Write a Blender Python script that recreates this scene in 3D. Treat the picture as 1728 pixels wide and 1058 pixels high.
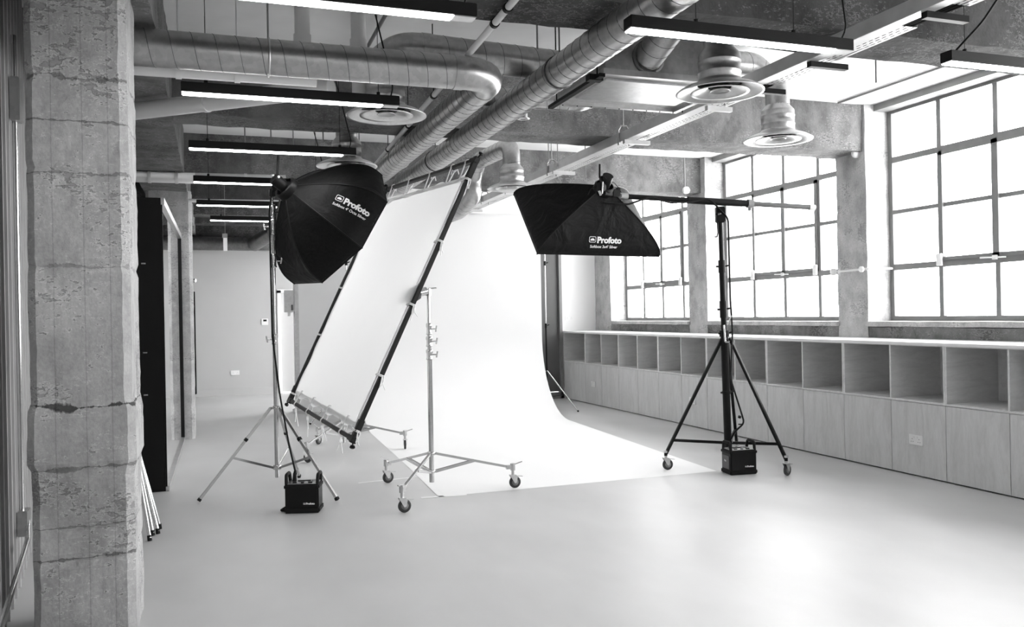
import bpy, bmesh, math, random
from mathutils import Vector, Matrix, noise
from mathutils.bvhtree import BVHTree

for o in list(bpy.data.objects):
    bpy.data.objects.remove(o)
scn = bpy.context.scene
COL = scn.collection
PI = math.pi
random.seed(7)
V = Vector

# ------------------------------------------------------------------ camera, light, exposure
YAW, PITCH, ROLL, FPX, EYE = .339446, .001075, -.018983, 1433.5, 1.5
_f = V((math.sin(YAW) * math.cos(PITCH), math.cos(YAW) * math.cos(PITCH), math.sin(PITCH)))
_r0 = V((math.cos(YAW), -math.sin(YAW), 0))
_u0 = _r0.cross(_f)
RT = _r0 * math.cos(ROLL) + _u0 * math.sin(ROLL)
UP = -_r0 * math.sin(ROLL) + _u0 * math.cos(ROLL)
FW = _f
cam = bpy.data.objects.new('camera', bpy.data.cameras.new('camera'))
COL.objects.link(cam)
m = Matrix((RT, UP, -FW)).transposed().to_4x4()
m.translation = V((0, 0, EYE))
cam.matrix_world = m
cam.data.sensor_width = 36
cam.data.lens = FPX / 1728 * 36
cam.data.clip_start = .05
scn.camera = cam


def spot(x, y, d):
    """point seen at photo pixel x, y, at depth d in front of the camera"""
    return V((0, 0, EYE)) + (FW + RT * ((x - 864) / FPX) - UP * ((y - 529) / FPX)) * d


SKY = 9.0
LAMP = 14.0
w = bpy.data.worlds.new('overcast')
scn.world = w
w.use_nodes = True
w.node_tree.nodes['Background'].inputs[0].default_value = (1, 1, 1, 1)
w.node_tree.nodes['Background'].inputs[1].default_value = SKY
scn.view_settings.view_transform = 'Standard'
scn.view_settings.look = 'None'
scn.view_settings.exposure = 0.85
scn.view_settings.gamma = 1
scn.view_settings.use_curve_mapping = False
BAYS = [(10.72, 13.28), (7.62, 10.24), (4.55, 7.17), (1.48, 4.10), (-1.59, 1.03), (-4.66, -2.04)]
for i, (y0, y1) in enumerate(BAYS):            # light portals in the window openings guide the sky light
    ld = bpy.data.lights.new('window_portal', 'AREA')
    ld.shape = 'RECTANGLE'
    ld.size = 2.2
    ld.size_y = y1 - y0
    ld.cycles.is_portal = True
    lo = bpy.data.objects.new('window_portal', ld)
    COL.objects.link(lo)
    lo.location = (6.93, (y0 + y1) / 2, 2.46)
    lo.rotation_euler = (0, PI / 2, 0)


# ------------------------------------------------------------------ materials
def nt(name):
    mt = bpy.data.materials.new(name)
    mt.use_nodes = True
    n = mt.node_tree
    return mt, n, n.nodes['Principled BSDF']


def N(n, t, **kw):
    nd = n.nodes.new(t)
    for k, v in kw.items():
        if k in nd.inputs.keys():
            nd.inputs[k].default_value = v
        else:
            setattr(nd, k, v)
    return nd


def ramp(n, fac, stops):
    r = n.nodes.new('ShaderNodeValToRGB')
    el = r.color_ramp.elements
    while len(el) < len(stops):
        el.new(.5)
    for e, (p, c) in zip(el, stops):
        e.position = p
        e.color = (c, c, c, 1)
    n.links.new(fac, r.inputs[0])
    return r.outputs[0]


def mul(n, a, b, mode='MULTIPLY', f=1):
    x = n.nodes.new('ShaderNodeMixRGB')
    x.blend_type = mode
    x.inputs[0].default_value = f
    for s, i in ((a, 1), (b, 2)):
        if isinstance(s, (int, float)):
            x.inputs[i].default_value = (s, s, s, 1)
        else:
            n.links.new(s, x.inputs[i])
    return x.outputs[0]


def coords(n, scale=(1, 1, 1)):
    c = n.nodes.new('ShaderNodeTexCoord')
    mp = n.nodes.new('ShaderNodeMapping')
    mp.inputs['Scale'].default_value = scale
    n.links.new(c.outputs['Object'], mp.inputs[0])
    return mp.outputs[0]


def noi(n, vec, scale, detail=4, rough=.5, dist=0):
    t = N(n, 'ShaderNodeTexNoise', Scale=scale, Detail=detail, Roughness=rough, Distortion=dist)
    n.links.new(vec, t.inputs['Vector'])
    return t.outputs['Fac']


def plain(name, v, rough=.5, metal=0, spec=.5, var=.06, scale=8, bump=0):
    mt, n, b = nt(name)
    vec = coords(n)
    f = noi(n, vec, scale, 3)
    c = ramp(n, f, [(.3, v * (1 - var)), (.7, min(1, v * (1 + var)))])
    n.links.new(c, b.inputs['Base Color'])
    b.inputs['Roughness'].default_value = rough
    b.inputs['Metallic'].default_value = metal
    b.inputs['Specular IOR Level'].default_value = spec
    if bump:
        bp = N(n, 'ShaderNodeBump', Strength=bump, Distance=.01)
        n.links.new(f, bp.inputs['Height'])
        n.links.new(bp.outputs[0], b.inputs['Normal'])
    return mt


def mth(n, op, a, b=None, c=None):
    x = n.nodes.new('ShaderNodeMath')
    x.operation = op
    for i, v in enumerate((a, b, c)):
        if v is None: continue
        if isinstance(v, (int, float)):
            x.inputs[i].default_value = v
        else:
            n.links.new(v, x.inputs[i])
    return x.outputs[0]


def concrete(name, v, pits=1.0, lines=(), boards=(), contrast=1.0):
    """cast concrete: soft tone patches, torn gouges, small pits, pour lines at heights, board seams at x"""
    mt, n, b = nt(name)
    vec = coords(n)
    big = noi(n, vec, 1.3, 4, .55)
    mid = noi(n, coords(n, (1, 1, .7)), 6, 6, .62)
    fine = noi(n, vec, 60, 3, .6)
    k = contrast
    c = ramp(n, big, [(.3, v * (1 - .22 * k)), (.5, v), (.7, v * (1 + .18 * k))])
    c = mul(n, c, ramp(n, mid, [(.36, 1 - .2 * k), (.5, 1), (.64, 1 + .12 * k)]))
    c = mul(n, c, ramp(n, fine, [(.35, .92), (.65, 1.06)]))
    # torn gouges, wider than high, gathered in patches
    g1 = noi(n, coords(n, (1, 1, 2.0)), 30, 4, .65)
    pm = noi(n, coords(n, (1, 1, 1.4)), 2.6, 3, .6)
    thr = mth(n, 'MULTIPLY_ADD', pm, 1.1, -.19)
    gd = mth(n, 'SUBTRACT', thr, g1)
    gouge = ramp(n, mth(n, 'MULTIPLY_ADD', gd, 1, .5), [(.50, 1), (.56, 0)])
    lip = ramp(n, mth(n, 'MULTIPLY_ADD', gd, 1, .5), [(.43, 0), (.48, .8), (.50, 0)])
    c = mul(n, c, mul(n, gouge, .42, 'LIGHTEN'), f=.36 * pits)
    c = mul(n, c, mul(n, lip, .25, 'MULTIPLY'), 'ADD', .8 * pits)
    h = mul(n, mid, gouge, 'MULTIPLY', .7 * pits)
    sx = n.nodes.new('ShaderNodeSeparateXYZ')
    n.links.new(vec, sx.inputs[0])
    wob = noi(n, vec, 5, 4, .6)
    for (z0, wd, dk) in lines:
        zz = mth(n, 'MULTIPLY_ADD', wob, .07, sx.outputs[2])
        dd = mth(n, 'ABSOLUTE', mth(n, 'SUBTRACT', zz, z0 + .035))
        brk = mth(n, 'MAXIMUM', mth(n, 'MULTIPLY', mth(n, 'SUBTRACT', noi(n, coords(n, (1, 1, .2)), 7, 5, .7), .44), wd * 9), .0015)
        ln = ramp(n, mth(n, 'DIVIDE', dd, brk), [(.55, dk), (1.0, 1)])
        c = mul(n, c, ln)
        h = mul(n, h, ln)
    for x0 in boards:
        dd = mth(n, 'ABSOLUTE', mth(n, 'SUBTRACT', mth(n, 'MULTIPLY_ADD', wob, .006, sx.outputs[0]), x0 + .003))
        ln = ramp(n, mth(n, 'MULTIPLY', dd, 100), [(.15, .80), (.35, 1)])
        c = mul(n, c, ln)
    n.links.new(c, b.inputs['Base Color'])
    b.inputs['Roughness'].default_value = .88
    b.inputs['Specular IOR Level'].default_value = .25
    bp = N(n, 'ShaderNodeBump', Strength=.7, Distance=.02)
    n.links.new(h, bp.inputs['Height'])
    n.links.new(bp.outputs[0], b.inputs['Normal'])
    return mt


def wood(name, v, axis=2):
    mt, n, b = nt(name)
    sc = [5, 5, 5]
    sc[axis] = .9
    vec = coords(n, tuple(sc))
    f = noi(n, vec, 2.2, 5, .6, 1.6)
    g = noi(n, coords(n, tuple(s * 3 for s in sc)), 9, 3, .6)
    c = mul(n, ramp(n, f, [(.3, v * .88), (.5, v), (.7, v * 1.08)]), ramp(n, g, [(.3, .95), (.7, 1.03)]))
    n.links.new(c, b.inputs['Base Color'])
    b.inputs['Roughness'].default_value = .5
    b.inputs['Specular IOR Level'].default_value = .3
    return mt


def floor_mat():
    mt, n, b = nt('polished resin floor')
    vec = coords(n, (1, .55, 1))
    f = noi(n, vec, .9, 4, .5)
    g = noi(n, coords(n, (1.3, .7, 1)), 1.7, 4, .5)
    c = mul(n, ramp(n, f, [(.3, .44), (.55, .50), (.75, .54)]), ramp(n, g, [(.3, .93), (.7, 1.04)]))
    n.links.new(c, b.inputs['Base Color'])
    r = ramp(n, g, [(.3, .38), (.7, .46)])
    n.links.new(r, b.inputs['Roughness'])
    b.inputs['Specular IOR Level'].default_value = .55
    bp = N(n, 'ShaderNodeBump', Strength=.04, Distance=.02)
    n.links.new(f, bp.inputs['Height'])
    n.links.new(bp.outputs[0], b.inputs['Normal'])
    return mt


def steel(name, v, rough, var=.18):
    mt, n, b = nt(name)
    vo = N(n, 'ShaderNodeTexVoronoi', Scale=34)
    n.links.new(coords(n), vo.inputs['Vector'])
    f = noi(n, coords(n), 5, 5, .65, .4)
    c = mul(n, ramp(n, vo.outputs['Color'], [(.2, v * (1 - var * .5)), (.8, v * (1 + var * .5))]),
            ramp(n, f, [(.3, 1 - var), (.7, 1 + var * .5)]))
    n.links.new(c, b.inputs['Base Color'])
    b.inputs['Metallic'].default_value = .92
    b.inputs['Roughness'].default_value = rough
    return mt


def emit(name, s):
    mt, n, b = nt(name)
    b.inputs['Base Color'].default_value = (.9, .9, .9, 1)
    b.inputs['Emission Color'].default_value = (1, 1, 1, 1)
    b.inputs['Emission Strength'].default_value = s
    return mt


def glass(name):
    mt, n, b = nt(name)
    n.nodes.remove(b)
    out = n.nodes['Material Output']
    t = N(n, 'ShaderNodeBsdfTransparent')
    t.inputs[0].default_value = (.96, .96, .96, 1)
    g = N(n, 'ShaderNodeBsdfGlossy', Roughness=.03)
    lw = N(n, 'ShaderNodeLayerWeight')
    p5 = N(n, 'ShaderNodeMath', operation='POWER')
    n.links.new(lw.outputs['Facing'], p5.inputs[0])
    p5.inputs[1].default_value = 5
    fr = N(n, 'ShaderNodeMath', operation='MULTIPLY_ADD')
    n.links.new(p5.outputs[0], fr.inputs[0])
    fr.inputs[1].default_value = .8
    fr.inputs[2].default_value = .04
    mx = N(n, 'ShaderNodeMixShader')
    n.links.new(fr.outputs[0], mx.inputs[0])
    n.links.new(t.outputs[0], mx.inputs[1])
    n.links.new(g.outputs[0], mx.inputs[2])
    n.links.new(mx.outputs[0], out.inputs[0])
    return mt


def cloth(name, v, trans):
    mt, n, b = nt(name)
    out = n.nodes['Material Output']
    n.nodes.remove(b)
    d = N(n, 'ShaderNodeBsdfDiffuse')
    t = N(n, 'ShaderNodeBsdfTranslucent')
    wv = noi(n, coords(n), 260, 2)
    c = ramp(n, wv, [(.3, v * .97), (.7, v)])
    n.links.new(c, d.inputs[0])
    n.links.new(c, t.inputs[0])
    mx = N(n, 'ShaderNodeMixShader')
    mx.inputs[0].default_value = trans
    n.links.new(d.outputs[0], mx.inputs[1])
    n.links.new(t.outputs[0], mx.inputs[2])
    n.links.new(mx.outputs[0], out.inputs[0])
    return mt


def black_cloth():
    mt, n, b = nt('black softbox fabric')
    f = noi(n, coords(n, (1, 1, 1)), 5, 3, .5, .8)
    c = ramp(n, noi(n, coords(n), 60, 3), [(.3, .004), (.7, .008)])
    n.links.new(c, b.inputs['Base Color'])
    b.inputs['Roughness'].default_value = .55
    b.inputs['Specular IOR Level'].default_value = .14
    bp = N(n, 'ShaderNodeBump', Strength=.35, Distance=.06)
    n.links.new(f, bp.inputs['Height'])
    n.links.new(bp.outputs[0], b.inputs['Normal'])
    return mt


M = dict(
    conc=concrete('board marked concrete', .37, 1.0, [(.40, .010, .45), (.54, .008, .6), (.82, .010, .55), (1.11, .013, .2), (1.76, .012, .7), (2.20, .010, .6), (2.44, .006, .5), (2.65, .020, .5)], (-.69, -.56, -.45)),
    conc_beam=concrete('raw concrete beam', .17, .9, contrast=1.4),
    conc_shaded=concrete('shaded concrete beam', .065, .8, contrast=1.3),  # beam concrete again, with shade painted in as a darker colour
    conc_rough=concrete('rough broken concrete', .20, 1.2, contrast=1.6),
    conc_light=concrete('pale concrete pillar', .44, .9),
    ceil=plain('white painted slab', .85, .9, var=.05, scale=2.5, bump=.15),
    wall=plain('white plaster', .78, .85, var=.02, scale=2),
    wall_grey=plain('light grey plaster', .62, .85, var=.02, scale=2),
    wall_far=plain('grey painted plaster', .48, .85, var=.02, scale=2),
    floor=floor_mat(),
    galv=steel('galvanised duct steel', .46, .34, .14),
    galv_shaded=steel('shaded galvanised steel', .20, .36),  # duct steel darkened in colour for the shade over the passage
    galv_dark=plain('dark duct seam steel', .12, .5, .6),  # plain dark steel for seams, rings and hose
    galv_pale=steel('pale galvanised steel', .60, .34, .1),
    tray=plain('bright zinc tray', .62, .4, .6, var=.08),
    chrome=steel('chromed stand steel', .58, .18, .06),
    black=plain('black painted metal', .007, .42, 0, .18),
    black_matt=plain('matt black rubber', .009, .7, 0, .2),
    black_frame=plain('black scrim tube', .012, .45, 0, .25),
    fabric=black_cloth(),
    paper=plain('white seamless paper', .80, .7, 0, .3, var=.01, scale=1),
    scrim=cloth('white scrim cloth', .86, .45),
    hem=cloth('white scrim hem', .62, .25),
    diff=cloth('white diffuser cloth', .8, .4),
    white=plain('white plastic', .78, .4, var=.03),
    pvc=plain('white plastic pipe', .70, .45, var=.04, scale=4),
    cord=plain('white cotton cord', .85, .8),
    ply=wood('birch plywood', .60, 2),
    ply_in=wood('birch plywood lining', .66, 0),
    ply_edge=wood('plywood edge', .62, 1),
    top=plain('white laminate worktop', .80, .35, var=.02),
    frame=plain('grey painted steel window', .20, .5, 0, .5),
    ribs=plain('grey ribbed cladding', .38, .5, 0, var=.1, scale=3),
    mirror=plain('mirror glass', .86, .015, 1, var=.003),
    dark=plain('dark grey panel', .10, .6, var=.15, scale=1.2),
    glow=emit('lamp diffuser glow', LAMP),
    ink=plain('white print', .85, .6),
    glass=glass('window glass'),
    rubber=plain('black tyre', .03, .6),
    wheel=plain('grey wheel', .25, .45),
)


# ------------------------------------------------------------------ mesh builder
class MB:
    def __init__(s):
        s.v, s.f, s.sm, s.mi = [], [], [], []
        s.m = 0

    def add(s, vs, fs, smooth=False):
        b = len(s.v)
        s.v += [V(p) for p in vs]
        for k, f in enumerate(fs):
            s.f.append([b + i for i in f])
            s.sm.append(smooth)
            s.mi.append(s.m)
        return s

    def box(s, c, size, R=None, bev=0):
        bm = bmesh.new()
        bmesh.ops.create_cube(bm, size=1)
        for q in bm.verts:
            q.co = V((q.co.x * size[0], q.co.y * size[1], q.co.z * size[2]))
        if bev:
            bmesh.ops.bevel(bm, geom=list(bm.edges), offset=bev, segments=2, affect='EDGES')
        bm.verts.index_update()
        vs = [(R @ q.co if R else q.co) + V(c) for q in bm.verts]
        fs = [[q.index for q in f.verts] for f in bm.faces]
        bm.free()
        return s.add(vs, fs)

    def span(s, a, b, bev=0):
        a, b = V(a), V(b)
        return s.box((a + b) / 2, [abs(b[i] - a[i]) for i in range(3)], None, bev)

    def bar(s, p, q, wd, ht, up=(0, 0, 1), bev=0):
        p, q = V(p), V(q)
        d = (q - p)
        L = d.length
        d.normalize()
        up = V(up)
        if abs(d.dot(up.normalized())) > .98:
            up = V((1, 0, 0))
        x = d.cross(up).normalized()
        z = x.cross(d)
        R = Matrix((x, d, z)).transposed()
        return s.box((p + q) / 2, (wd, L, ht), R, bev)

    def cyl(s, p, q, r, r2=None, n=16, smooth=True):
        p, q = V(p), V(q)
        d = (q - p).normalized()
        a = d.orthogonal().normalized()
        b = d.cross(a)
        r2 = r if r2 is None else r2
        A = [p + (a * math.cos(t) + b * math.sin(t)) * r for t in [2 * PI * i / n for i in range(n)]]
        B = [q + (a * math.cos(t) + b * math.sin(t)) * r2 for t in [2 * PI * i / n for i in range(n)]]
        s.add(A + B, [[i, (i + 1) % n, n + (i + 1) % n, n + i] for i in range(n)], smooth)
        s.add(A, [list(range(n))])
        s.add(B, [list(range(n))])
        return s

    def tube(s, pts, r, n=10, caps=True, closed=False):
        pts = [V(p) for p in pts]
        k = len(pts)
        ds = []
        for i in range(k):
            a = pts[(i - 1) % k] if (closed or i) else pts[i]
            b = pts[(i + 1) % k] if (closed or i < k - 1) else pts[i]
            d = b - a
            ds.append(d.normalized() if d.length > 1e-9 else V((0, 0, 1)))
        x = ds[0].orthogonal().normalized()
        rings = []
        for i in range(k):
            x = (x - ds[i] * x.dot(ds[i]))
            x = x.normalized() if x.length > 1e-6 else ds[i].orthogonal().normalized()
            y = ds[i].cross(x)
            rr = r[i] if isinstance(r, (list, tuple)) else r
            rings.append([pts[i] + (x * math.cos(2 * PI * j / n) + y * math.sin(2 * PI * j / n)) * rr for j in range(n)])
        vs = [p for g in rings for p in g]
        fs = []
        for i in range(k if closed else k - 1):
            i2 = (i + 1) % k
            for j in range(n):
                fs.append([i * n + j, i * n + (j + 1) % n, i2 * n + (j + 1) % n, i2 * n + j])
        s.add(vs, fs, True)
        if caps and not closed:
            s.add(rings[0], [list(range(n))])
            s.add(rings[-1], [list(range(n))])
        return s

    def lathe(s, prof, c, axis=(0, 0, 1), n=32, smooth=True):
        """prof: (radius, height) list along the axis from c"""
        c, ax = V(c), V(axis).normalized()
        a = ax.orthogonal().normalized()
        b = ax.cross(a)
        vs, fs = [], []
        for r, h in prof:
            for j in range(n):
                t = 2 * PI * j / n
                vs.append(c + ax * h + (a * math.cos(t) + b * math.sin(t)) * max(r, 1e-4))
        for i in range(len(prof) - 1):
            for j in range(n):
                fs.append([i * n + j, i * n + (j + 1) % n, (i + 1) * n + (j + 1) % n, (i + 1) * n + j])
        return s.add(vs, fs, smooth)

    def prism(s, poly, d):
        """poly: closed list of points, extruded by vector d"""
        k = len(poly)
        A = [V(p) for p in poly]
        B = [p + V(d) for p in A]
        s.add(A + B, [list(range(k)), list(range(k, 2 * k))] + [[i, (i + 1) % k, k + (i + 1) % k, k + i] for i in range(k)])
        return s

    def grid(s, P, smooth=True):
        a, b = len(P), len(P[0])
        s.add([p for row in P for p in row],
              [[i * b + j, i * b + j + 1, (i + 1) * b + j + 1, (i + 1) * b + j] for i in range(a - 1) for j in range(b - 1)], smooth)
        return s

    def build(s, name, mats, parent=None, origin=None, rot=0, recalc=True):
        if not isinstance(mats, (list, tuple)):
            mats = [mats]
        root = parent
        while root is not None and root.parent is not None:
            root = root.parent
        org = V(origin) if origin is not None else (root.location.copy() if root else V((0, 0, 0)))
        me = bpy.data.meshes.new(name)
        vs = [p - org for p in s.v]
        me.from_pydata([tuple(p) for p in vs], [], s.f)
        for mt in mats:
            me.materials.append(mt)
        me.polygons.foreach_set('use_smooth', s.sm)
        me.polygons.foreach_set('material_index', s.mi)
        if recalc:
            bm = bmesh.new()
            bm.from_mesh(me)
            bmesh.ops.recalc_face_normals(bm, faces=bm.faces)
            bm.to_mesh(me)
            bm.free()
        me.update()
        o = bpy.data.objects.new(name, me)
        COL.objects.link(o)
        if parent:
            o.parent = parent
            if parent.parent is None and parent.type != 'EMPTY':
                pass
        else:
            o.location = org
        return o


def tag(o, label=None, cat=None, group=None, kind=None):
    if label: o['label'] = label
    if cat: o['category'] = cat
    if group: o['group'] = group
    if kind: o['kind'] = kind
    return o


def empty(name, loc, label=None, cat=None, group=None, kind=None):
    o = bpy.data.objects.new(name, None)
    COL.objects.link(o)
    o.location = loc
    return tag(o, label, cat, group, kind)


def copy_tree(src, loc=None, rotz=None, label=None):
    r = src.copy()
    COL.objects.link(r)
    if loc is not None: r.location = loc
    if rotz is not None: r.rotation_euler = (0, 0, rotz)
    if label: r['label'] = label
    for ch in list(src.children):
        c = ch.copy()
        COL.objects.link(c)
        c.parent = r
        for g in list(ch.children):
            d = g.copy()
            COL.objects.link(d)
            d.parent = c
    return r


def struct(name, mb, mt, label, cat='building'):
    o = mb.build(name, mt)
    return tag(o, label, cat, None, 'structure')


def rough_box(a, b, step, amp, seed=0, extra=None):
    """box whose faces are gridded and pushed in and out a little, like worn concrete"""
    a, b = V(a), V(b)
    mb = MB()
    dims = [b[i] - a[i] for i in range(3)]
    for ax in range(3):
        u, v = [i for i in range(3) if i != ax]
        nu, nv = max(1, int(dims[u] / step)), max(1, int(dims[v] / step))
        for side in (0, 1):
            P = []
            for i in range(nu + 1):
                row = []
                for j in range(nv + 1):
                    p = V((0, 0, 0))
                    p[ax] = b[ax] if side else a[ax]
                    p[u] = a[u] + dims[u] * i / nu
                    p[v] = a[v] + dims[v] * j / nv
                    q = p * 5 + V((seed, 0, 0))
                    d = V((noise.noise(q), noise.noise(q + V((9, 3, 1))), noise.noise(q + V((2, 7, 5))))) * amp
                    q2 = p * 22
                    d += V((noise.noise(q2), noise.noise(q2 + V((9, 3, 1))), noise.noise(q2 + V((2, 7, 5))))) * amp * .35
                    if p.z < .02 or p.z > 3.6: d.z = 0
                    if extra: d += extra(p)
                    row.append(p + d)
                P.append(row)
            mb.grid(P, False)
    return mb


# ------------------------------------------------------------------ the setting
CZ = 3.64
struct('floor', MB().span((-2.4, -5, -.2), (7.2, 18.2, 0)), M['floor'], 'polished pale resin floor')
struct('ceiling', MB().span((-2.4, -5, CZ), (7.2, 18.2, CZ + .25)), M['ceil'], 'white painted concrete ceiling slab')
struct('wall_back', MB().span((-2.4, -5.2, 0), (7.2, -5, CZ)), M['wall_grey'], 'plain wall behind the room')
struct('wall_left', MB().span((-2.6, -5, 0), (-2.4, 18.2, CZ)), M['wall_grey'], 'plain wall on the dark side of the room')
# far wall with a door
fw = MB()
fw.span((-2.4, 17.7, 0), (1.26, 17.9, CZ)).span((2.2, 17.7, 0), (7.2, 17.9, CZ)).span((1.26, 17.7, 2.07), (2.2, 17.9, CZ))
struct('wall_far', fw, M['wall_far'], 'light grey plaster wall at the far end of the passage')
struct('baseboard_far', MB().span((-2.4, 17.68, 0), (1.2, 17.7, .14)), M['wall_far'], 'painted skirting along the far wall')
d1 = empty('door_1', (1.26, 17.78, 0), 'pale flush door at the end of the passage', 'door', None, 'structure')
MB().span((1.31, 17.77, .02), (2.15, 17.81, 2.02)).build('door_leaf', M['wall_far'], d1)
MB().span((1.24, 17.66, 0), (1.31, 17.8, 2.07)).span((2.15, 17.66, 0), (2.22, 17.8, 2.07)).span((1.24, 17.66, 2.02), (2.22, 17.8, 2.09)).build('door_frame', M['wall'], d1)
# end wall (partition) with a grey door and steel end post
EW = 13.9
ew = MB()
ew.span((1.30, EW, 0), (5.42, EW + .15, CZ)).span((5.84, EW, 0), (7.1, EW + .15, CZ)).span((5.42, EW, 2.9), (5.84, EW + .15, CZ))
struct('wall_end', ew, M['wall'], 'white plaster end wall behind the paper backdrop')
d2 = empty('door_2', (5.42, EW + .03, 0), 'narrow dark grey door panel in the white end wall', 'door', None, 'structure')
MB().span((5.45, EW + .03, .12), (5.79, EW + .07, 2.88)).build('door_leaf', M['dark'], d2)
MB().span((5.42, EW - .03, 0), (5.455, EW + .1, 2.92)).span((5.79, EW - .03, 0), (5.84, EW + .1, 2.92)).span((5.42, EW - .03, 0), (5.84, EW + .1, .11)).span((5.42, EW - .03, 2.88), (5.84, EW + .1, 2.92)).build('door_frame', M['frame'], d2)
po = struct('column_post', MB().span((1.235, 13.86, 0), (1.30, 14.06, CZ)).span((1.20, 13.75, 0), (1.40, 14.10, .05)).span((1.238, 13.85, .05), (1.25, 13.862, CZ)), M['galv_pale'], 'steel post at the free end of the white wall')

# beams
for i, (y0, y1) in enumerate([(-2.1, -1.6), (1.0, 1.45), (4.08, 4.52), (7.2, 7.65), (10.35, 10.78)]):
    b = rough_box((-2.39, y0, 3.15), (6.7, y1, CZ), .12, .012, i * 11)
    struct('ceiling_beam', b, M['conc_shaded' if y0 < 5 else 'conc_beam'], ['raw concrete cross beam behind the camera', 'raw concrete cross beam above the camera',
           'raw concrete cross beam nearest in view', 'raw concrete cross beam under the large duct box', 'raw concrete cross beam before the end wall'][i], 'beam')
b = rough_box((-.78, -4.9, 3.13), (-.27, 17.6, CZ - .001), .12, .012, 71)
struct('ceiling_beam', b, M['conc_beam'], 'long raw concrete beam carried by the two free pillars', 'beam')
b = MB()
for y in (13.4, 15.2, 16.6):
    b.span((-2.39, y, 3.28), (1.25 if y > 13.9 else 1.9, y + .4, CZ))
b.span((-2.39, 17.36, 2.98), (3.0, 17.69, CZ))  # added beam, its dark colour stands in for shadow at the far wall
struct('ceiling_beam', b, M['conc_shaded'], 'concrete ribs over the passage with shade put into their colour', 'beam')


# free pillars
def bulge(p):
    d = V((0, 0, 0))
    if .80 < p.z < 1.12:
        k = min(1, (p.z - .80) / .03, (1.12 - p.z) / .02) * .014
        d.x = k if p.x > -.58 else -k
        if p.y < 4.7: d.y = -k
    return d


def pillar(x0, y0, x1, y1, seed, ex, mt, label):
    ch = .035
    step = .035 if ex else .08
    poly = [(x0 + ch, y0), (x1 - ch, y0), (x1, y0 + ch), (x1, y1 - ch), (x1 - ch, y1), (x0 + ch, y1), (x0, y1 - ch), (x0, y0 + ch)]
    ring = []
    for i in range(8):
        a, c = poly[i], poly[(i + 1) % 8]
        L = math.hypot(c[0] - a[0], c[1] - a[1])
        k = max(1, int(L / step))
        for j in range(k):
            ring.append((a[0] + (c[0] - a[0]) * j / k, a[1] + (c[1] - a[1]) * j / k))
    nz = int(3.13 / step)
    P = []
    for j in range(nz + 1):
        z = 3.14 * j / nz
        row = []
        for (x, y) in ring + ring[:1]:
            p = V((x, y, z))
            q = p * 5 + V((seed, 0, 0))
            d = V((noise.noise(q), noise.noise(q + V((9, 3, 1))), 0)) * .005
            q = p * 19
            d += V((noise.noise(q), noise.noise(q + V((9, 3, 1))), 0)) * .003
            # pour lines: shallow horizontal cracks
            for zz in (.40, .54, .82, 1.11, 1.76, 2.20, 2.65):
                wob = zz + .03 * noise.noise(V((x * 6, y * 6, zz)))
                if abs(z - wob) < .018:
                    s2 = V((x - (x0 + x1) / 2, y - (y0 + y1) / 2, 0)).normalized()
                    d -= s2 * .014 * max(0, noise.noise(V((x * 7, y * 7, zz * 3))) + .35)
            if ex: d += ex(p)
            row.append(p + d)
        P.append(row)
    return struct('concrete_pillar', MB().grid(P, False), mt, label, 'pillar')


pillar(-.80, 4.42, -.365, 4.92, 3, bulge, M['conc'], 'large worn square concrete pillar close to the camera')
pillar(-.76, 11.49, -.225, 12.0, 17, None, M['conc_light'], 'pale concrete pillar beside the far end of the mirror')

# right wall: columns, apron, sills, windows
cols = [(y1, BAYS[i - 1][0]) if i else (y1, EW) for i, (y0, y1) in enumerate(BAYS)]
for i, (y0, y1) in enumerate(cols):
    rb = rough_box((6.5, y0, 0), (7.1, y1, CZ - .001), .09, .009, 30 + i)
    struct('wall_column', rb, M['conc_light'], ['concrete pier between the end wall and the first window', 'concrete pier between the two farther windows',
           'concrete pier between the two nearer windows', 'concrete pier out of view', 'concrete pier out of view', 'concrete pier out of view'][i], 'pier')
rb = MB()
for (y0, y1) in BAYS:
    q = rough_box((6.505, y0, 0), (7.1, y1, 1.30), .07, .016, y0)
    rb.v, n0 = rb.v + q.v, len(rb.v)
    rb.f += [[k + n0 for k in f] for f in q.f]
    rb.sm += q.sm
    rb.mi += q.mi
rb.span((6.86, -5, CZ - .005), (7.1, EW, CZ + .02)).span((6.5, -5, 0), (7.1, -4.66, CZ))
struct('wall_right', rb, M['conc_rough'], 'rough concrete wall below the windows')


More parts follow.
